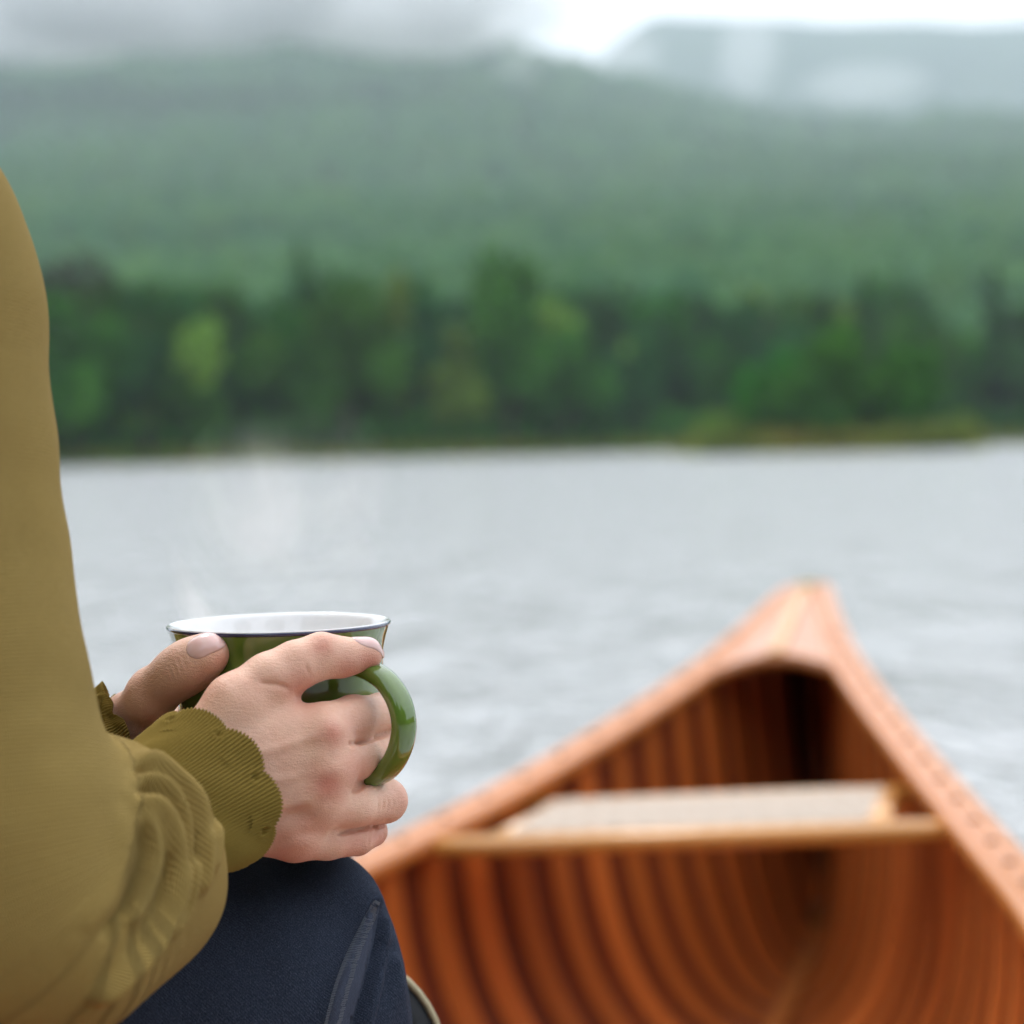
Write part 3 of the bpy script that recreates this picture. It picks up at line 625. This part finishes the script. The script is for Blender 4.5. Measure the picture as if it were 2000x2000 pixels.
for w, a, ln in ((8, .0030, [(250, 1456), (264, 1449), (334, 1434), (387, 1458), (418, 1515), (425, 1590), (420, 1656), (412, 1712)]),
                 (7, -.0034, [(262, 1462), (300, 1446), (340, 1448), (378, 1484), (405, 1546), (413, 1590), (411, 1640)]),
                 (9, .0036, [(256, 1484), (317, 1484), (365, 1524), (394, 1581), (405, 1643), (400, 1705), (385, 1755)]),
                 (8, -.0050, [(258, 1503), (308, 1504), (346, 1530), (375, 1586), (386, 1643), (386, 1700)]),
                 (8, .0042, [(258, 1517), (304, 1521), (337, 1551), (366, 1608), (375, 1660), (371, 1722), (350, 1788), (310, 1845)]),
                 (9, -.0066, [(270, 1531), (315, 1556), (344, 1599), (359, 1656), (358, 1705)]),
                 (15, .0062, [(264, 1546), (300, 1580), (330, 1630), (343, 1691), (333, 1766), (300, 1832), (242, 1898), (170, 1966)]),
                 (10, -.0040, [(322, 1655), (321, 1704), (306, 1750), (284, 1785)]),
                 (12, .0030, [(280, 1572), (300, 1634), (300, 1691), (282, 1750), (240, 1820)]),
                 (13, -.0040, [(270, 1600), (282, 1656), (272, 1710), (242, 1775), (190, 1840)]),
                 (22, .0025, [(235, 1560), (245, 1650), (220, 1740), (150, 1830)]),
                 (40, .0020, [(150, 1350), (60, 1420), (-40, 1430)]), (45, -.002, [(100, 1500), (30, 1560), (-60, 1580)]),
                 (40, -.0012, [(80, 700), (30, 900), (50, 1150)]), (45, .0012, [(30, 600), (-20, 800), (-10, 1100)])):
    Nn = soft_normals(P, Q, 10); P = sculpt(P, Nn, ln, w, a*(1.25 if w < 16 else .8))
P = smooth(P, Q, 4, .5); Nn = normals(P, Q)
nz = np.array([mnoise.fractal(Vector(p)*14, 1, 2, 3) for p in P]); P = P+Nn*(nz*.0007)[:, None]
me = npmesh('sleeve', P, Q); knit_attrs(me, P, [hp(-170, 520, -.125), hp(-50, 1270, -.15), hp(38, 1780, -.165), hp(302, 1606, -.098)])
sleeve = link('sleeve', me, M_knit, person)
T_ = Field(np.arange(-.80, -.08, .007), np.arange(.5, 1.35, .007), np.arange(.35, 1.16, .007))
T_.chain(q_([(-270, 560, -.115, 255), (-640, 470, .05, 320), (-620, 540, .19, 260)]), k=.05)
T_.chain(q_([(-640, 700, .03, 465), (-760, 1300, .02, 510), (-850, 1850, .02, 540), (-900, 2150, .01, 580)]), k=.05)
T_.chain(q_([(-640, 420, .04, 255), (-625, 230, .04, 235)]), k=.04)
T_.chain(q_([(-620, 560, .20, 235), (-600, 1200, .21, 215), (-380, 1800, .17, 215), (60, 1545, .06, 155), (140, 1492, .036, 132)]), k=.02)
T_.cap(hp(-622, 200, .04), hp(-615, 60, .04), rp(215, 0), rp(215, 0), .005, sub=True)
P, Q = T_.mesh('t'); P = smooth(P, Q, 3, .5); me = npmesh('sweater_trunk', P, Q); knit_attrs(me, P, [hp(-320, 400, .04), hp(-700, 1850, .02)]); link('sweater_trunk', me, M_knit, person)

def cuff(p0, p1, r0, r1, nsc, ribs, ph0, el=1.0, crumple=0.0, rows=64, L0=0.0):
    p0 = Vector(p0); p1 = Vector(p1); a = (p1-p0).normalized(); e1 = a.cross(Vector((0, 0, 1))).normalized(); e2 = e1.cross(a).normalized(); L = (p1-p0).length
    m = ribs*6; V = []; th = np.linspace(0, 2*np.pi, m, endpoint=False); hol = 0.0048
    for i in range(rows+8):
        f = min(1, i/(rows-1)); inner = max(0, i-rows+1)
        for t in th:
            tt = t+.10*math.sin(3*t+6*f)/ribs*4+ph0; sc_ = (tt*nsc/(2*math.pi)) % 1.0; lob = abs(math.sin(math.pi*sc_))**0.7
            s_ = f*L+f**3*(.0030*lob-.0018)-inner*.0022
            fi = f-inner*.0022/L; rr = r0+(r1-r0)*fi**1.2+.0013*f**4*lob
            rib = math.cos(t*ribs); rr += .00052*(rib if rib > 0 else rib*1.8)
            dth = (min(sc_, 1-sc_))*2*math.pi/nsc*rr; ds = s_-(L-hol-.0030); q = dth*dth/(.0016**2)+ds*ds/(.0014**2)
            rr += -.0016*math.exp(-q)+.0005*math.exp(-((math.sqrt(q)-1.9)**2)*2.5)*(1 if f > .6 else 0)
            rr += .0007*math.sin(3*t+2)*f+.0005*math.sin(7*t+9*f)
            if crumple: rr += crumple*mnoise.noise(Vector((t*3, f*7, 1.3)))
            if inner: rr -= .0013*math.sin(min(1, inner/3)*math.pi/2)
            V.append(p0+a*s_+(e1*math.cos(t)*el+e2*math.sin(t))*rr)
    V = np.array([tuple(v) for v in V]).reshape(rows+8, m, 3); v, f_ = grid_tube(V, False)
    return link('cuff', pydmesh('cuff', v, f_), M_cuff, person)
cuff(hp(256, 1640, -.114), hp(403, 1546, -.070), rp(143, -.10), rp(163, -.07), 9, 134, .35)
cuff(hp(154, 1508, -.012), hp(264, 1426, -.009), rp(108, .01), rp(92, .0), 9, 110, 0, crumple=.004)

# ------------------------------------------------------------------ jeans
J = Field(np.concatenate([np.arange(-.55, -.21, .006), np.arange(-.21, -.03, .0022)]), np.arange(.70, 1.26, .0032), np.concatenate([np.arange(-.06, .46, .008), np.arange(.46, .72, .0022)]))
J.chain([(hp(-850, 2320, -.09), .11), (hp(-100, 2120, -.045), .085), (hp(462, 1975, 0), .0655)], k=.02)
J.chain([(hp(455, 1975, 0), .064), (hp(600, 1845, .010), rp(120, .01)), (hp(628, 1782, .010), rp(104, .01))], k=.014)
J.chain([(hp(628, 1782, .010), rp(102, .01)), (hp(640, 1870, .012), rp(112, .01)), (hp(668, 2000, .016), rp(116, .015))], k=.014)
J.chain([(hp(484, 2000, .005), .062), (Vector((KN.x+.01, KN.y+.02, .35)), .062), (Vector((KN.x+.02, KN.y+.02, .04)), .055)], k=.03)
J.chain([(hp(-850, 2320, .13), .11), (KL, .07), (Vector((KL.x+.01, KL.y+.02, .35)), .062), (Vector((KL.x+.02, KL.y+.02, .04)), .055)], k=.03)
J.chain([(hp(-850, 2320, -.09), .12), (hp(-850, 2320, .13), .12)], k=.04)
P, Q = J.mesh('j'); P = smooth(P, Q, 3, .5)
for w, a, ln in ((20, .0035, [(733, 1762), (712, 1800), (680, 1880), (650, 1960), (630, 2040)]),
                 (11, -.006, [(742, 1770), (738, 1850), (716, 1940), (690, 2020)]),
                 (9, .003, [(752, 1800), (752, 1870), (732, 1940), (715, 2020)]),
                 (10, -.004, [(766, 1850), (762, 1920), (745, 2000)]),
                 (12, .003, [(774, 1880), (784, 1950), (790, 2030)])):
    Nn = normals(P, Q); P = sculpt(P, Nn, ln, w, a, taper=False)
Nn = normals(P, Q); P = P+Nn*(np.array([mnoise.fractal(Vector(p)*18, 1, 2, 3) for p in P])*.0016)[:, None]
jb = BVHTree.FromPolygons([Vector(p) for p in P], Q.tolist())
jeans = link('jeans', npmesh('jeans', P, Q), M_denim, person)
def onto(px, py, bv, lift):
    o = Vector((0, 0, H)); d = (at(px, py, 1)-o).normalized(); h_, n_, _, _ = bv.ray_cast(o, d, 4)
    if h_ is None: return None
    if n_.dot(d) > 0: n_ = -n_
    return h_+n_*lift
Lf = spline([(728, 1758), (706, 1800), (672, 1870), (650, 1930), (632, 2000), (622, 2050)], 60); Rt = spline([(740, 1764), (736, 1810), (722, 1880), (706, 1940), (690, 2000), (682, 2050)], 60)
V = []; nv = 13
for i in range(60):
    for j in range(nv):
        f = j/(nv-1); p = Lf[i]*(1-f)+Rt[i]*f; h_ = onto(p[0], p[1], jb, .0022*math.sin(math.pi*min(1, f*1.02+.0))**.5-.0004)
        V.append(h_ if h_ is not None else V[-1])
Fc = [(i*nv+j, i*nv+j+1, (i+1)*nv+j+1, (i+1)*nv+j) for i in range(59) for j in range(nv-1)]
link('side_seam', pydmesh('side_seam', V, Fc), M_denim2, person)
# stitches of the seam
V = []; Fc = []
m_st, t, b = mat('seam_thread', (0.15, 0.17, 0.21), 0.8)
for i in range(110):
    f = i/110*58; a = int(f); p = Lf[a]*(1-f+a)+Lf[a+1]*(f-a); q = Rt[a]*(1-f+a)+Rt[a+1]*(f-a); u = (q-p)
    A = onto(*(p+u*.02), jb, .0012); C_ = onto(*(p+u*.42), jb, .0026)
    if A is None or C_ is None: continue
    d = (C_-A); s_ = Vector((d.z, 0, -d.x)).normalized()*.00020; k = len(V); V += [A-s_, A+s_, C_+s_, C_-s_]; Fc.append((k, k+1, k+2, k+3))
link('seam_thread', pydmesh('seam_thread', V, Fc), m_st, person, False)
# hair
Hf = Field(np.arange(hc.x-.16, hc.x+.14, .006), np.arange(hc.y-.14, hc.y+.14, .006), np.arange(hc.z-.30, hc.z+.16, .006))
Hf.ell(hc+Vector((-.012, 0, .012)), (.098, .088, .115), k=.01); Hf.cap(hc+Vector((-.06, 0, -.03)), hc+Vector((-.09, 0, -.20)), .06, .03, .03)
Hf.ell(hc+Vector((.075, 0, -.045)), (.07, .075, .085), k=.01, sub=True)
P, Q = Hf.mesh('h'); link('hair', npmesh('hair', smooth(P, Q, 2), Q), M_hair, person)
# shoes
M_shoe, _t, _b = mat('shoe_leather', (0.06, 0.035, 0.02), 0.6)
for K in (KN, KL):
    Sf = Field(np.arange(K.x-.1, K.x+.26, .006), np.arange(K.y-.08, K.y+.14, .006), np.arange(-.08, .12, .006))
    Sf.chain([((K.x+.0, K.y+.02, -.005), .042), ((K.x+.10, K.y+.035, -.015), .038), ((K.x+.18, K.y+.045, -.02), .036)], k=.02); Sf.chain([((K.x+.01, K.y+.02, 0), .045), ((K.x+.01, K.y+.02, .08), .042)], k=.02)
    P, Q = Sf.mesh('s'); P[:, 2] = np.maximum(P[:, 2], -.045); link('shoe', npmesh('shoe', P, Q), M_shoe, person)

# ------------------------------------------------------------------ the mug
mc = hp(545, 1214, 0); mug = empty('mug', mc+Vector((0, 0, -.09)))
tag(mug, 'green enamel mug with white inside and navy rim, held in both hands', 'mug')
def lathe(prof, seg=128):
    prof = spline([(r, z) for r, z in prof], len(prof)*5); t = np.linspace(0, 2*np.pi, seg, endpoint=False)
    V = np.stack([prof[:, 0, None]*np.cos(t), prof[:, 0, None]*np.sin(t), prof[:, 1, None]+0*t], -1)/1000+np.array(mc); return grid_tube(V, False)
v, f_ = lathe([(49.7, -1.5), (48.9, -4.5), (47.9, -8), (47.0, -12), (46.6, -16), (46.5, -22), (46.4, -32), (45.6, -42), (43.5, -53), (40, -64), (36, -74), (32.5, -82), (30, -86), (24, -87), (.5, -87)])
link('outer_wall', pydmesh('outer_wall', v, f_), M_green, mug)
v, f_ = lathe([(49.9, -.9), (49.5, -.1), (47.8, -1.9), (46.2, -7), (44.8, -12), (44.4, -18), (44.3, -32), (43.5, -42), (41.5, -53), (38, -64), (34, -74), (29, -82), (20, -84), (.5, -84)])
link('white_lining', pydmesh('white_lining', v, f_), M_white, mug)
t = np.linspace(0, 2*np.pi, 160, endpoint=False); RR = []
for a in t:
    c = np.array(mc); ra = np.array([math.cos(a), math.sin(a), 0]); RR.append([c+ra*(.0496+.00075*math.cos(u))+np.array([0, 0, -.0014+.0009*math.sin(u)]) for u in np.linspace(0, 2*np.pi, 12, endpoint=False)])
v, f_ = grid_tube(np.array(RR), False, loop=True); link('rim', pydmesh('rim', v, f_), M_navy, mug)
az = math.radians(42); hd = np.array([math.cos(az), -math.sin(az), 0]); perp = np.array([hd[1], -hd[0], 0])
def on_plane(px, py):
    o = np.array([0, 0, H]); d = np.array(at(px, py, 1))-o; return o+d*((np.array(mc)-o)@perp/(d@perp))
PP = spline([on_plane(*p) for p in ((676, 1300), (700, 1302), (728, 1312), (757, 1334), (780, 1372), (789, 1418), (780, 1465), (757, 1503), (724, 1524), (692, 1533), (664, 1538))], 90)
PP = PP+perp*(np.clip((np.linspace(0, 1, 90)-.70)/.3, 0, 1)**1.5*.0085)[:, None]
T, _, _ = frames(PP, perp); Nrm = np.cross(T, perp); th = np.linspace(0, 2*np.pi, 28, endpoint=False)
f = np.linspace(0, 1, 90); wa = .0060+.0016*np.exp(-(f/.12)**2)+.0010*np.exp(-((1-f)/.1)**2); wb = .0041+0*f
ct, st_ = np.sign(np.cos(th))*abs(np.cos(th))**.75, np.sign(np.sin(th))*abs(np.sin(th))**.85
RR = PP[:, None]+perp*(wa[:, None, None]*ct[None, :, None])+Nrm[:, None]*(wb[:, None, None]*st_[None, :, None])
v, f_ = grid_tube(RR); link('handle', pydmesh('handle', v, f_), M_green, mug)

# steam
m_steam = bpy.data.materials.new('steam_vapour'); m_steam.use_nodes = True; t = m_steam.node_tree; t.nodes.clear(); o = N(t, 'ShaderNodeOutputMaterial')
vp = N(t, 'ShaderNodeVolumePrincipled'); vp.inputs['Color'].default_value = (1, 1, 1, 1); t.links.new(vp.outputs[0], o.inputs['Volume'])
n1 = noise(t, coords(t, scale=(1.1, 1.1, .6)), 13, 3, .5, 1.1); tcx = N(t, 'ShaderNodeTexCoord'); sp_ = N(t, 'ShaderNodeSeparateXYZ'); t.links.new(tcx.outputs['Generated'], sp_.inputs[0])
fd = N(t, 'ShaderNodeMapRange', interpolation_type='SMOOTHSTEP'); t.links.new(sp_.outputs[2], fd.inputs[0]); fd.inputs[1].default_value = 1.0; fd.inputs[2].default_value = .45
def cen(o_): return mth(t, 'SUBTRACT', 1.0, mth(t, 'MULTIPLY', mth(t, 'ABSOLUTE', mth(t, 'SUBTRACT', o_, .5)), 2.0))
ed = mth(t, 'MINIMUM', mth(t, 'MULTIPLY', cen(sp_.outputs[0]), 2.2), 1.0); ey = mth(t, 'MINIMUM', mth(t, 'MULTIPLY', cen(sp_.outputs[1]), 2.2), 1.0)
wsp = N(t, 'ShaderNodeMapRange', interpolation_type='SMOOTHSTEP'); t.links.new(n1, wsp.inputs[0]); wsp.inputs[1].default_value = .43; wsp.inputs[2].default_value = .76
dn = mth(t, 'MULTIPLY', mth(t, 'MULTIPLY', wsp.outputs[0], fd.outputs[0]), mth(t, 'MULTIPLY', mth(t, 'MULTIPLY', ed, ey), 42.0)); t.links.new(dn, vp.inputs['Density'])
rings = []
for z, r_, dx in ((-.012, .034, -.002), (.01, .043, -.003), (.03, .046, -.001), (.055, .048, .003), (.08, .045, .008), (.098, .034, .012), (.105, .012, .012)):
    rings.append([(mc.x+dx+math.cos(a)*r_*1.05, mc.y+math.sin(a)*r_*.8, mc.z+z) for a in np.linspace(0, 2*np.pi, 32, endpoint=False)])
v, f_ = grid_tube(np.array(rings)); st = link('steam', pydmesh('steam', v, f_), m_steam); tag(st, kind='stuff')

# ------------------------------------------------------------------ the canoe
CP = dict(X=.6167, Y=3.8718, yaw=.2786, heel=.0666, trim=-.0037, B=.5135, pe=1.2418, h0=.3349, rise=.2479, ul=1.7099, se=1.6763)
canoe = empty('canoe', (0, 0, 0)); canoe.matrix_world = Matrix.Translation((CP['X'], CP['Y'], 0)) @ Matrix.Rotation(-CP['yaw'], 4, 'Z') @ Matrix.Rotation(CP['trim'], 4, 'X') @ Matrix.Rotation(-CP['heel'], 4, 'Y')
tag(canoe, 'varnished cedar canoe with open ribs and a caned seat, pointing across the lake', 'canoe')
def cpart(name, v, f_, m, smooth_=True, parent=canoe):
    o = link(name, pydmesh(name, v, f_), m, None, smooth_); o.parent = parent; return o
LEN = 5.0
def fold(u): return min(u, LEN-u)
def hbm(u): return .013*max(0, 1-fold(u)/.5)*min(1, (max(fold(u), 0)/.09+.02)**.5)+CP['B']*math.sin(math.pi/2*min(max(fold(u)/2.5, 0), 1)**CP['pe'])
def shr(u): return -.012*max(0, 1-max(fold(u), 0)/.16)+CP['h0']+CP['rise']*max(0, 1-max(fold(u), 0)/CP['ul'])**CP['se']
def keel(u): u = fold(u); return min(shr(u)-.006, keel0(u))
def keel0(u): return -.09+(.0 if u > .42 else (shr(0)+.09)*(1-(max(u, 0)/.42))**3.2)+.03*max(0, 1-u/1.6)**2
def hull(u, ph, ins=0.0):                   # ph -90..90 degrees across the section
    g = min(1, fold(u)/1.0); a = 1.05+(.74-1.05)*g; c = 1.15+(.76-1.15)*g; b = max(hbm(u)+.006-ins, .002); zk = keel(u)+ins; zs = shr(u)
    sn, cs = math.sin(ph), math.cos(ph); return Vector((b*math.copysign(abs(sn)**a, sn), -u, zk+(zs-zk)*(1-max(cs, 0)**c)))
us_ = np.concatenate([np.linspace(.0, .5, 16), np.linspace(.55, LEN-.55, 60), np.linspace(LEN-.5, LEN, 16)]); ph = np.linspace(-math.pi/2, math.pi/2, 41)
def shell(ins): return np.array([[hull(u, p, ins) for p in ph] for u in us_])
def sheet(G):
    n, m, _ = G.shape; return G.reshape(-1, 3), [(i*m+j, i*m+j+1, (i+1)*m+j+1, (i+1)*m+j) for i in range(n-1) for j in range(m-1)]
wl = []                                    # waterline of the hull, cut out of the lake surface
for s_ in (-1, 1):
    row = []
    for u in np.linspace(.05, LEN-.05, 46):
        best = min((canoe.matrix_world @ hull(u, s_*a, -.002) for a in np.linspace(.02, math.pi/2, 60)), key=lambda p: abs(p.z)); row.append((best.x, best.y)) if abs(best.z) < .02 else None
    wl += row if s_ < 0 else row[::-1]
cut_water(wl)
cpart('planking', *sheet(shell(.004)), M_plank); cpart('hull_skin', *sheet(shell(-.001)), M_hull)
pr_ = np.linspace(-math.pi/2, math.pi/2, 49)
for k in range(52):                         # steam-bent ribs
    u0 = .236+.104*k
    if u0 > LEN-.3: break
    w0 = .032; V = []; 
    for p in pr_:
        w_ = w0*(1-.25*abs(math.sin(p))**3)
        for ins, du in ((.005, -w_), (.005, w_), (.0125, w_*.93), (.0125, -w_*.93)):
            q = hull(u0+du, p*.998, ins); q.z = min(q.z, shr(u0)-.002); V.append(q)
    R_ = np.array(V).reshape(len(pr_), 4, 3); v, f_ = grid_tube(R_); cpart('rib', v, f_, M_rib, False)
def gun(side, off, w_, h_, dz, u0, u1, n=110):
    us = np.linspace(u0, u1, n); return sweep([(side*(hbm(u)+off*min(1, fold(u)/.10+.25)), -u, shr(u)+dz-.022*math.exp(-(max(fold(u), 0)/.035)**2)) for u in us], w_, h_, 12, (0, 0, 1), 3.2)
for s_ in (-1, 1):
    cpart('inwale', *gun(s_, -.0195, .0115, .013, 0, .12, LEN-.12), M_rail); cpart('gunwale_cap', *gun(s_, .001, .0092, .006, .0055, .02, LEN-.02), M_outer); cpart('outwale', *gun(s_, .018, .0095, .014, .001, .0, LEN), M_outer)
scr = pydmesh('screw', [(.0056*math.cos(a), .0056*math.sin(a), z_) for z_ in (-.002, .0012) for a in np.linspace(0, 2*math.pi, 8, endpoint=False)], [tuple(range(8, 16))]+[(i, (i+1) % 8, 8+(i+1) % 8, 8+i) for i in range(8)]); scr.materials.append(M_tack)
for s_ in (-1, 1):
    for u in np.arange(.40, 4.4, .104):
        o = bpy.data.objects.new('screw', scr); COL.objects.link(o); o.parent = canoe; o.location = (s_*(hbm(u)+.001), -u, shr(u)+.013)
# decks
for end in (0, 1):
    nu, nx_ = 26, 21; top = []
    for i in range(nu):
        row = []
        for j in range(nx_):
            x_ = -1+2*j/(nx_-1); ue = .60-.065*(1-abs(x_)**2.0); u = .03+(ue-.03)*i/(nu-1); row.append((x_*(hbm(u)-.004), -u, shr(u)+.004+.016*(1-x_*x_)*min(1, u/.3)))
        top.append(row)
    top = np.array(top); bot = top.copy(); bot[..., 2] -= .020
    if end: top[..., 1] = -LEN-top[..., 1]; bot[..., 1] = -LEN-bot[..., 1]
    v1, f1 = sheet(top); v2, f2 = sheet(bot); o = len(v1); e = [(nu-1)*nx_+j for j in range(nx_)]
    f_ = f1+[tuple(i+o for i in q[::-1]) for q in f2]+[(e[j], e[j+1], e[j+1]+o, e[j]+o) for j in range(nx_-1)]
    cpart('deck', np.concatenate([v1, v2]), f_, M_deck)
    row = [top[i, nx_//2]+[0, 0, .0025] for i in range(3, nu)]; v, f_ = sweep(row, .014, .003, 8); cpart('deck_strip', v, f_, M_seat)
    sg = -1 if not end else 1
    pr = [(0, -.06 if not end else -LEN+.06, shr(.06)+.012), (0, -.02 if not end else -LEN+.02, shr(0)-.004), (0, .012 if not end else -LEN-.012, shr(0)-.03), (0, .014 if not end else -LEN-.014, shr(0)-.08), (0, -.02 if not end else -LEN+.02, shr(0)-.2)]
    v, f_ = sweep(spline(pr, 20), .006, .021, 10, (1, 0, 0)); cpart('stem_band', v, f_, M_brass)
# seats
def seat(u1, dep, dz=.008):
    root = canoe; zt = shr(u1)-dz; w1 = hbm(u1)-.010; w2 = hbm(u1-dep)-.010; th = .013
    def rail(a, b, wd): v, f_ = sweep([a, tuple((np.array(a)+b)/2), b], wd, th, 14, (0, 0, 1), 3.0); return v, f_
    cpart('seat_rail', *rail((-w1, -u1, zt), (w1, -u1, zt), .021), M_seat); cpart('seat_rail', *rail((-w2, -u1+dep, zt), (w2, -u1+dep, zt), .019), M_seat)
    xs_ = (-.255*w1/.36, .255*w1/.36)
    for x_ in xs_: cpart('seat_side', *rail((x_, -u1+.012, zt), (x_*.93, -u1+dep-.012, zt), .018), M_seat)
    V = []; Fc = []; x0, x1 = xs_[0]+.012, xs_[1]-.012; y0, y1 = -u1+.014, -u1+dep-.014
    def strip(ax, c, w_, z_, wave):
        n = 40; k = len(V)
        for i in range(n+1):
            f = i/n; zz = z_+.0012*math.sin(f*math.pi*wave+c*900)
            for s__ in (-1, 1): V.append((x0+(x1-x0)*f, c+s__*w_, zz) if ax == 0 else (c+s__*w_, y0+(y1-y0)*f, zz))
        Fc.extend([(k+2*i, k+2*i+1, k+2*i+3, k+2*i+2) for i in range(n)])
    for c in np.arange(y0, y1, .0085): strip(0, c, .0032, zt+.0125, 60)
    for c in np.arange(x0, x1, .0085): strip(1, c, .0032, zt+.0132, 24)
    o = cpart('cane_weave', V, Fc, M_cane, False); o['kind'] = 'stuff'
    for x_ in (-w1+.012, w1-.012):
        for yy in (-u1, -u1+dep): v, f_ = sweep([(x_, yy, zt+.008), (x_, yy, zt+.014)], .005, .005, 8, (0, 1, 0)); cpart('seat_bolt', v, f_, M_brass)
seat(1.405, .27); seat(3.75, .26)
w_ = hbm(2.5)-.01; v, f_ = sweep([(-w_, -2.5, shr(2.5)-.02), (0, -2.5, shr(2.5)-.02), (w_, -2.5, shr(2.5)-.02)], .028, .01, 14); cpart('thwart', v, f_, M_seat)
v, f_ = sweep([(0, -u, keel(u)+.021) for u in np.linspace(.25, LEN-.25, 60)], .017, .006, 8, power=3); cpart('keelson', v, f_, M_deck)
# inner stem
v, f_ = sweep([(0, -u, keel(u)+.02) for u in np.linspace(.02, .42, 20)], .009, .012, 8); cpart('stem', v, f_, M_rib)

# ------------------------------------------------------------------ small dark pack with cream piping
pack = empty('pack', (-.12, 1.02, 0)); tag(pack, 'small dark pack with cream piped edge, standing in the canoe behind the knee', 'bag')
def rrect(hx, hz, r_, cx, cz, y_, n=12):
    o = []
    for q, (sx_, sz_) in enumerate(((1, 1), (-1, 1), (-1, -1), (1, -1))):
        for i in range(n+1): a = q*math.pi/2+i/n*math.pi/2; o.append((cx+sx_*(hx-r_)+r_*math.cos(a), y_, cz+sz_*(hz-r_)+r_*math.sin(a)))
    return o
rings = [rrect(.080*s_, .300*(1-(1-s_)*.3), .058*s_, -.12, .30, y_) for s_, y_ in ((.80, .974), (.93, .980), (.985, .990), (.98, 1.0), (.90, 1.015), (.84, 1.05), (.76, 1.09), (.6, 1.10))]
v, f_ = grid_tube(np.array(rings)); link('main_bag', pydmesh('main_bag', v, f_), M_pack, pack)
ring = np.array(rrect(.0802, .3002, .058, -.12, .30, .990)); ctr = np.array([-.12, .99, .30])
RR = []
for i, c in enumerate(ring):
    tn = ring[(i+1) % len(ring)]-ring[i-1]; tn /= np.linalg.norm(tn); n_ = np.cross(tn, [0, 1, 0]); RR.append([c+n_*.0018*math.cos(a)+np.array([0, 1, 0])*.0018*math.sin(a) for a in np.linspace(0, 2*math.pi, 10, endpoint=False)])
v, f_ = grid_tube(np.array(RR), False, loop=True); link('piping', pydmesh('piping', v, f_), M_pipe, pack)
v, f_ = sweep(spline([(-.15, 1.08, .58), (-.14, 1.10, .63), (-.10, 1.10, .63), (-.09, 1.08, .58)], 16), .004, .010, 8, (0, 1, 0)); link('carry_loop', pydmesh('carry_loop', v, f_), M_pack, pack)
v, f_ = grid_tube(np.array([rrect(.055*s_, .08*s_, .02, -.12, .2, y_) for s_, y_ in ((1, .977), (1, .962), (.9, .956), (.7, .954))])); link('pocket', pydmesh('pocket', v, f_), M_pack, pack)
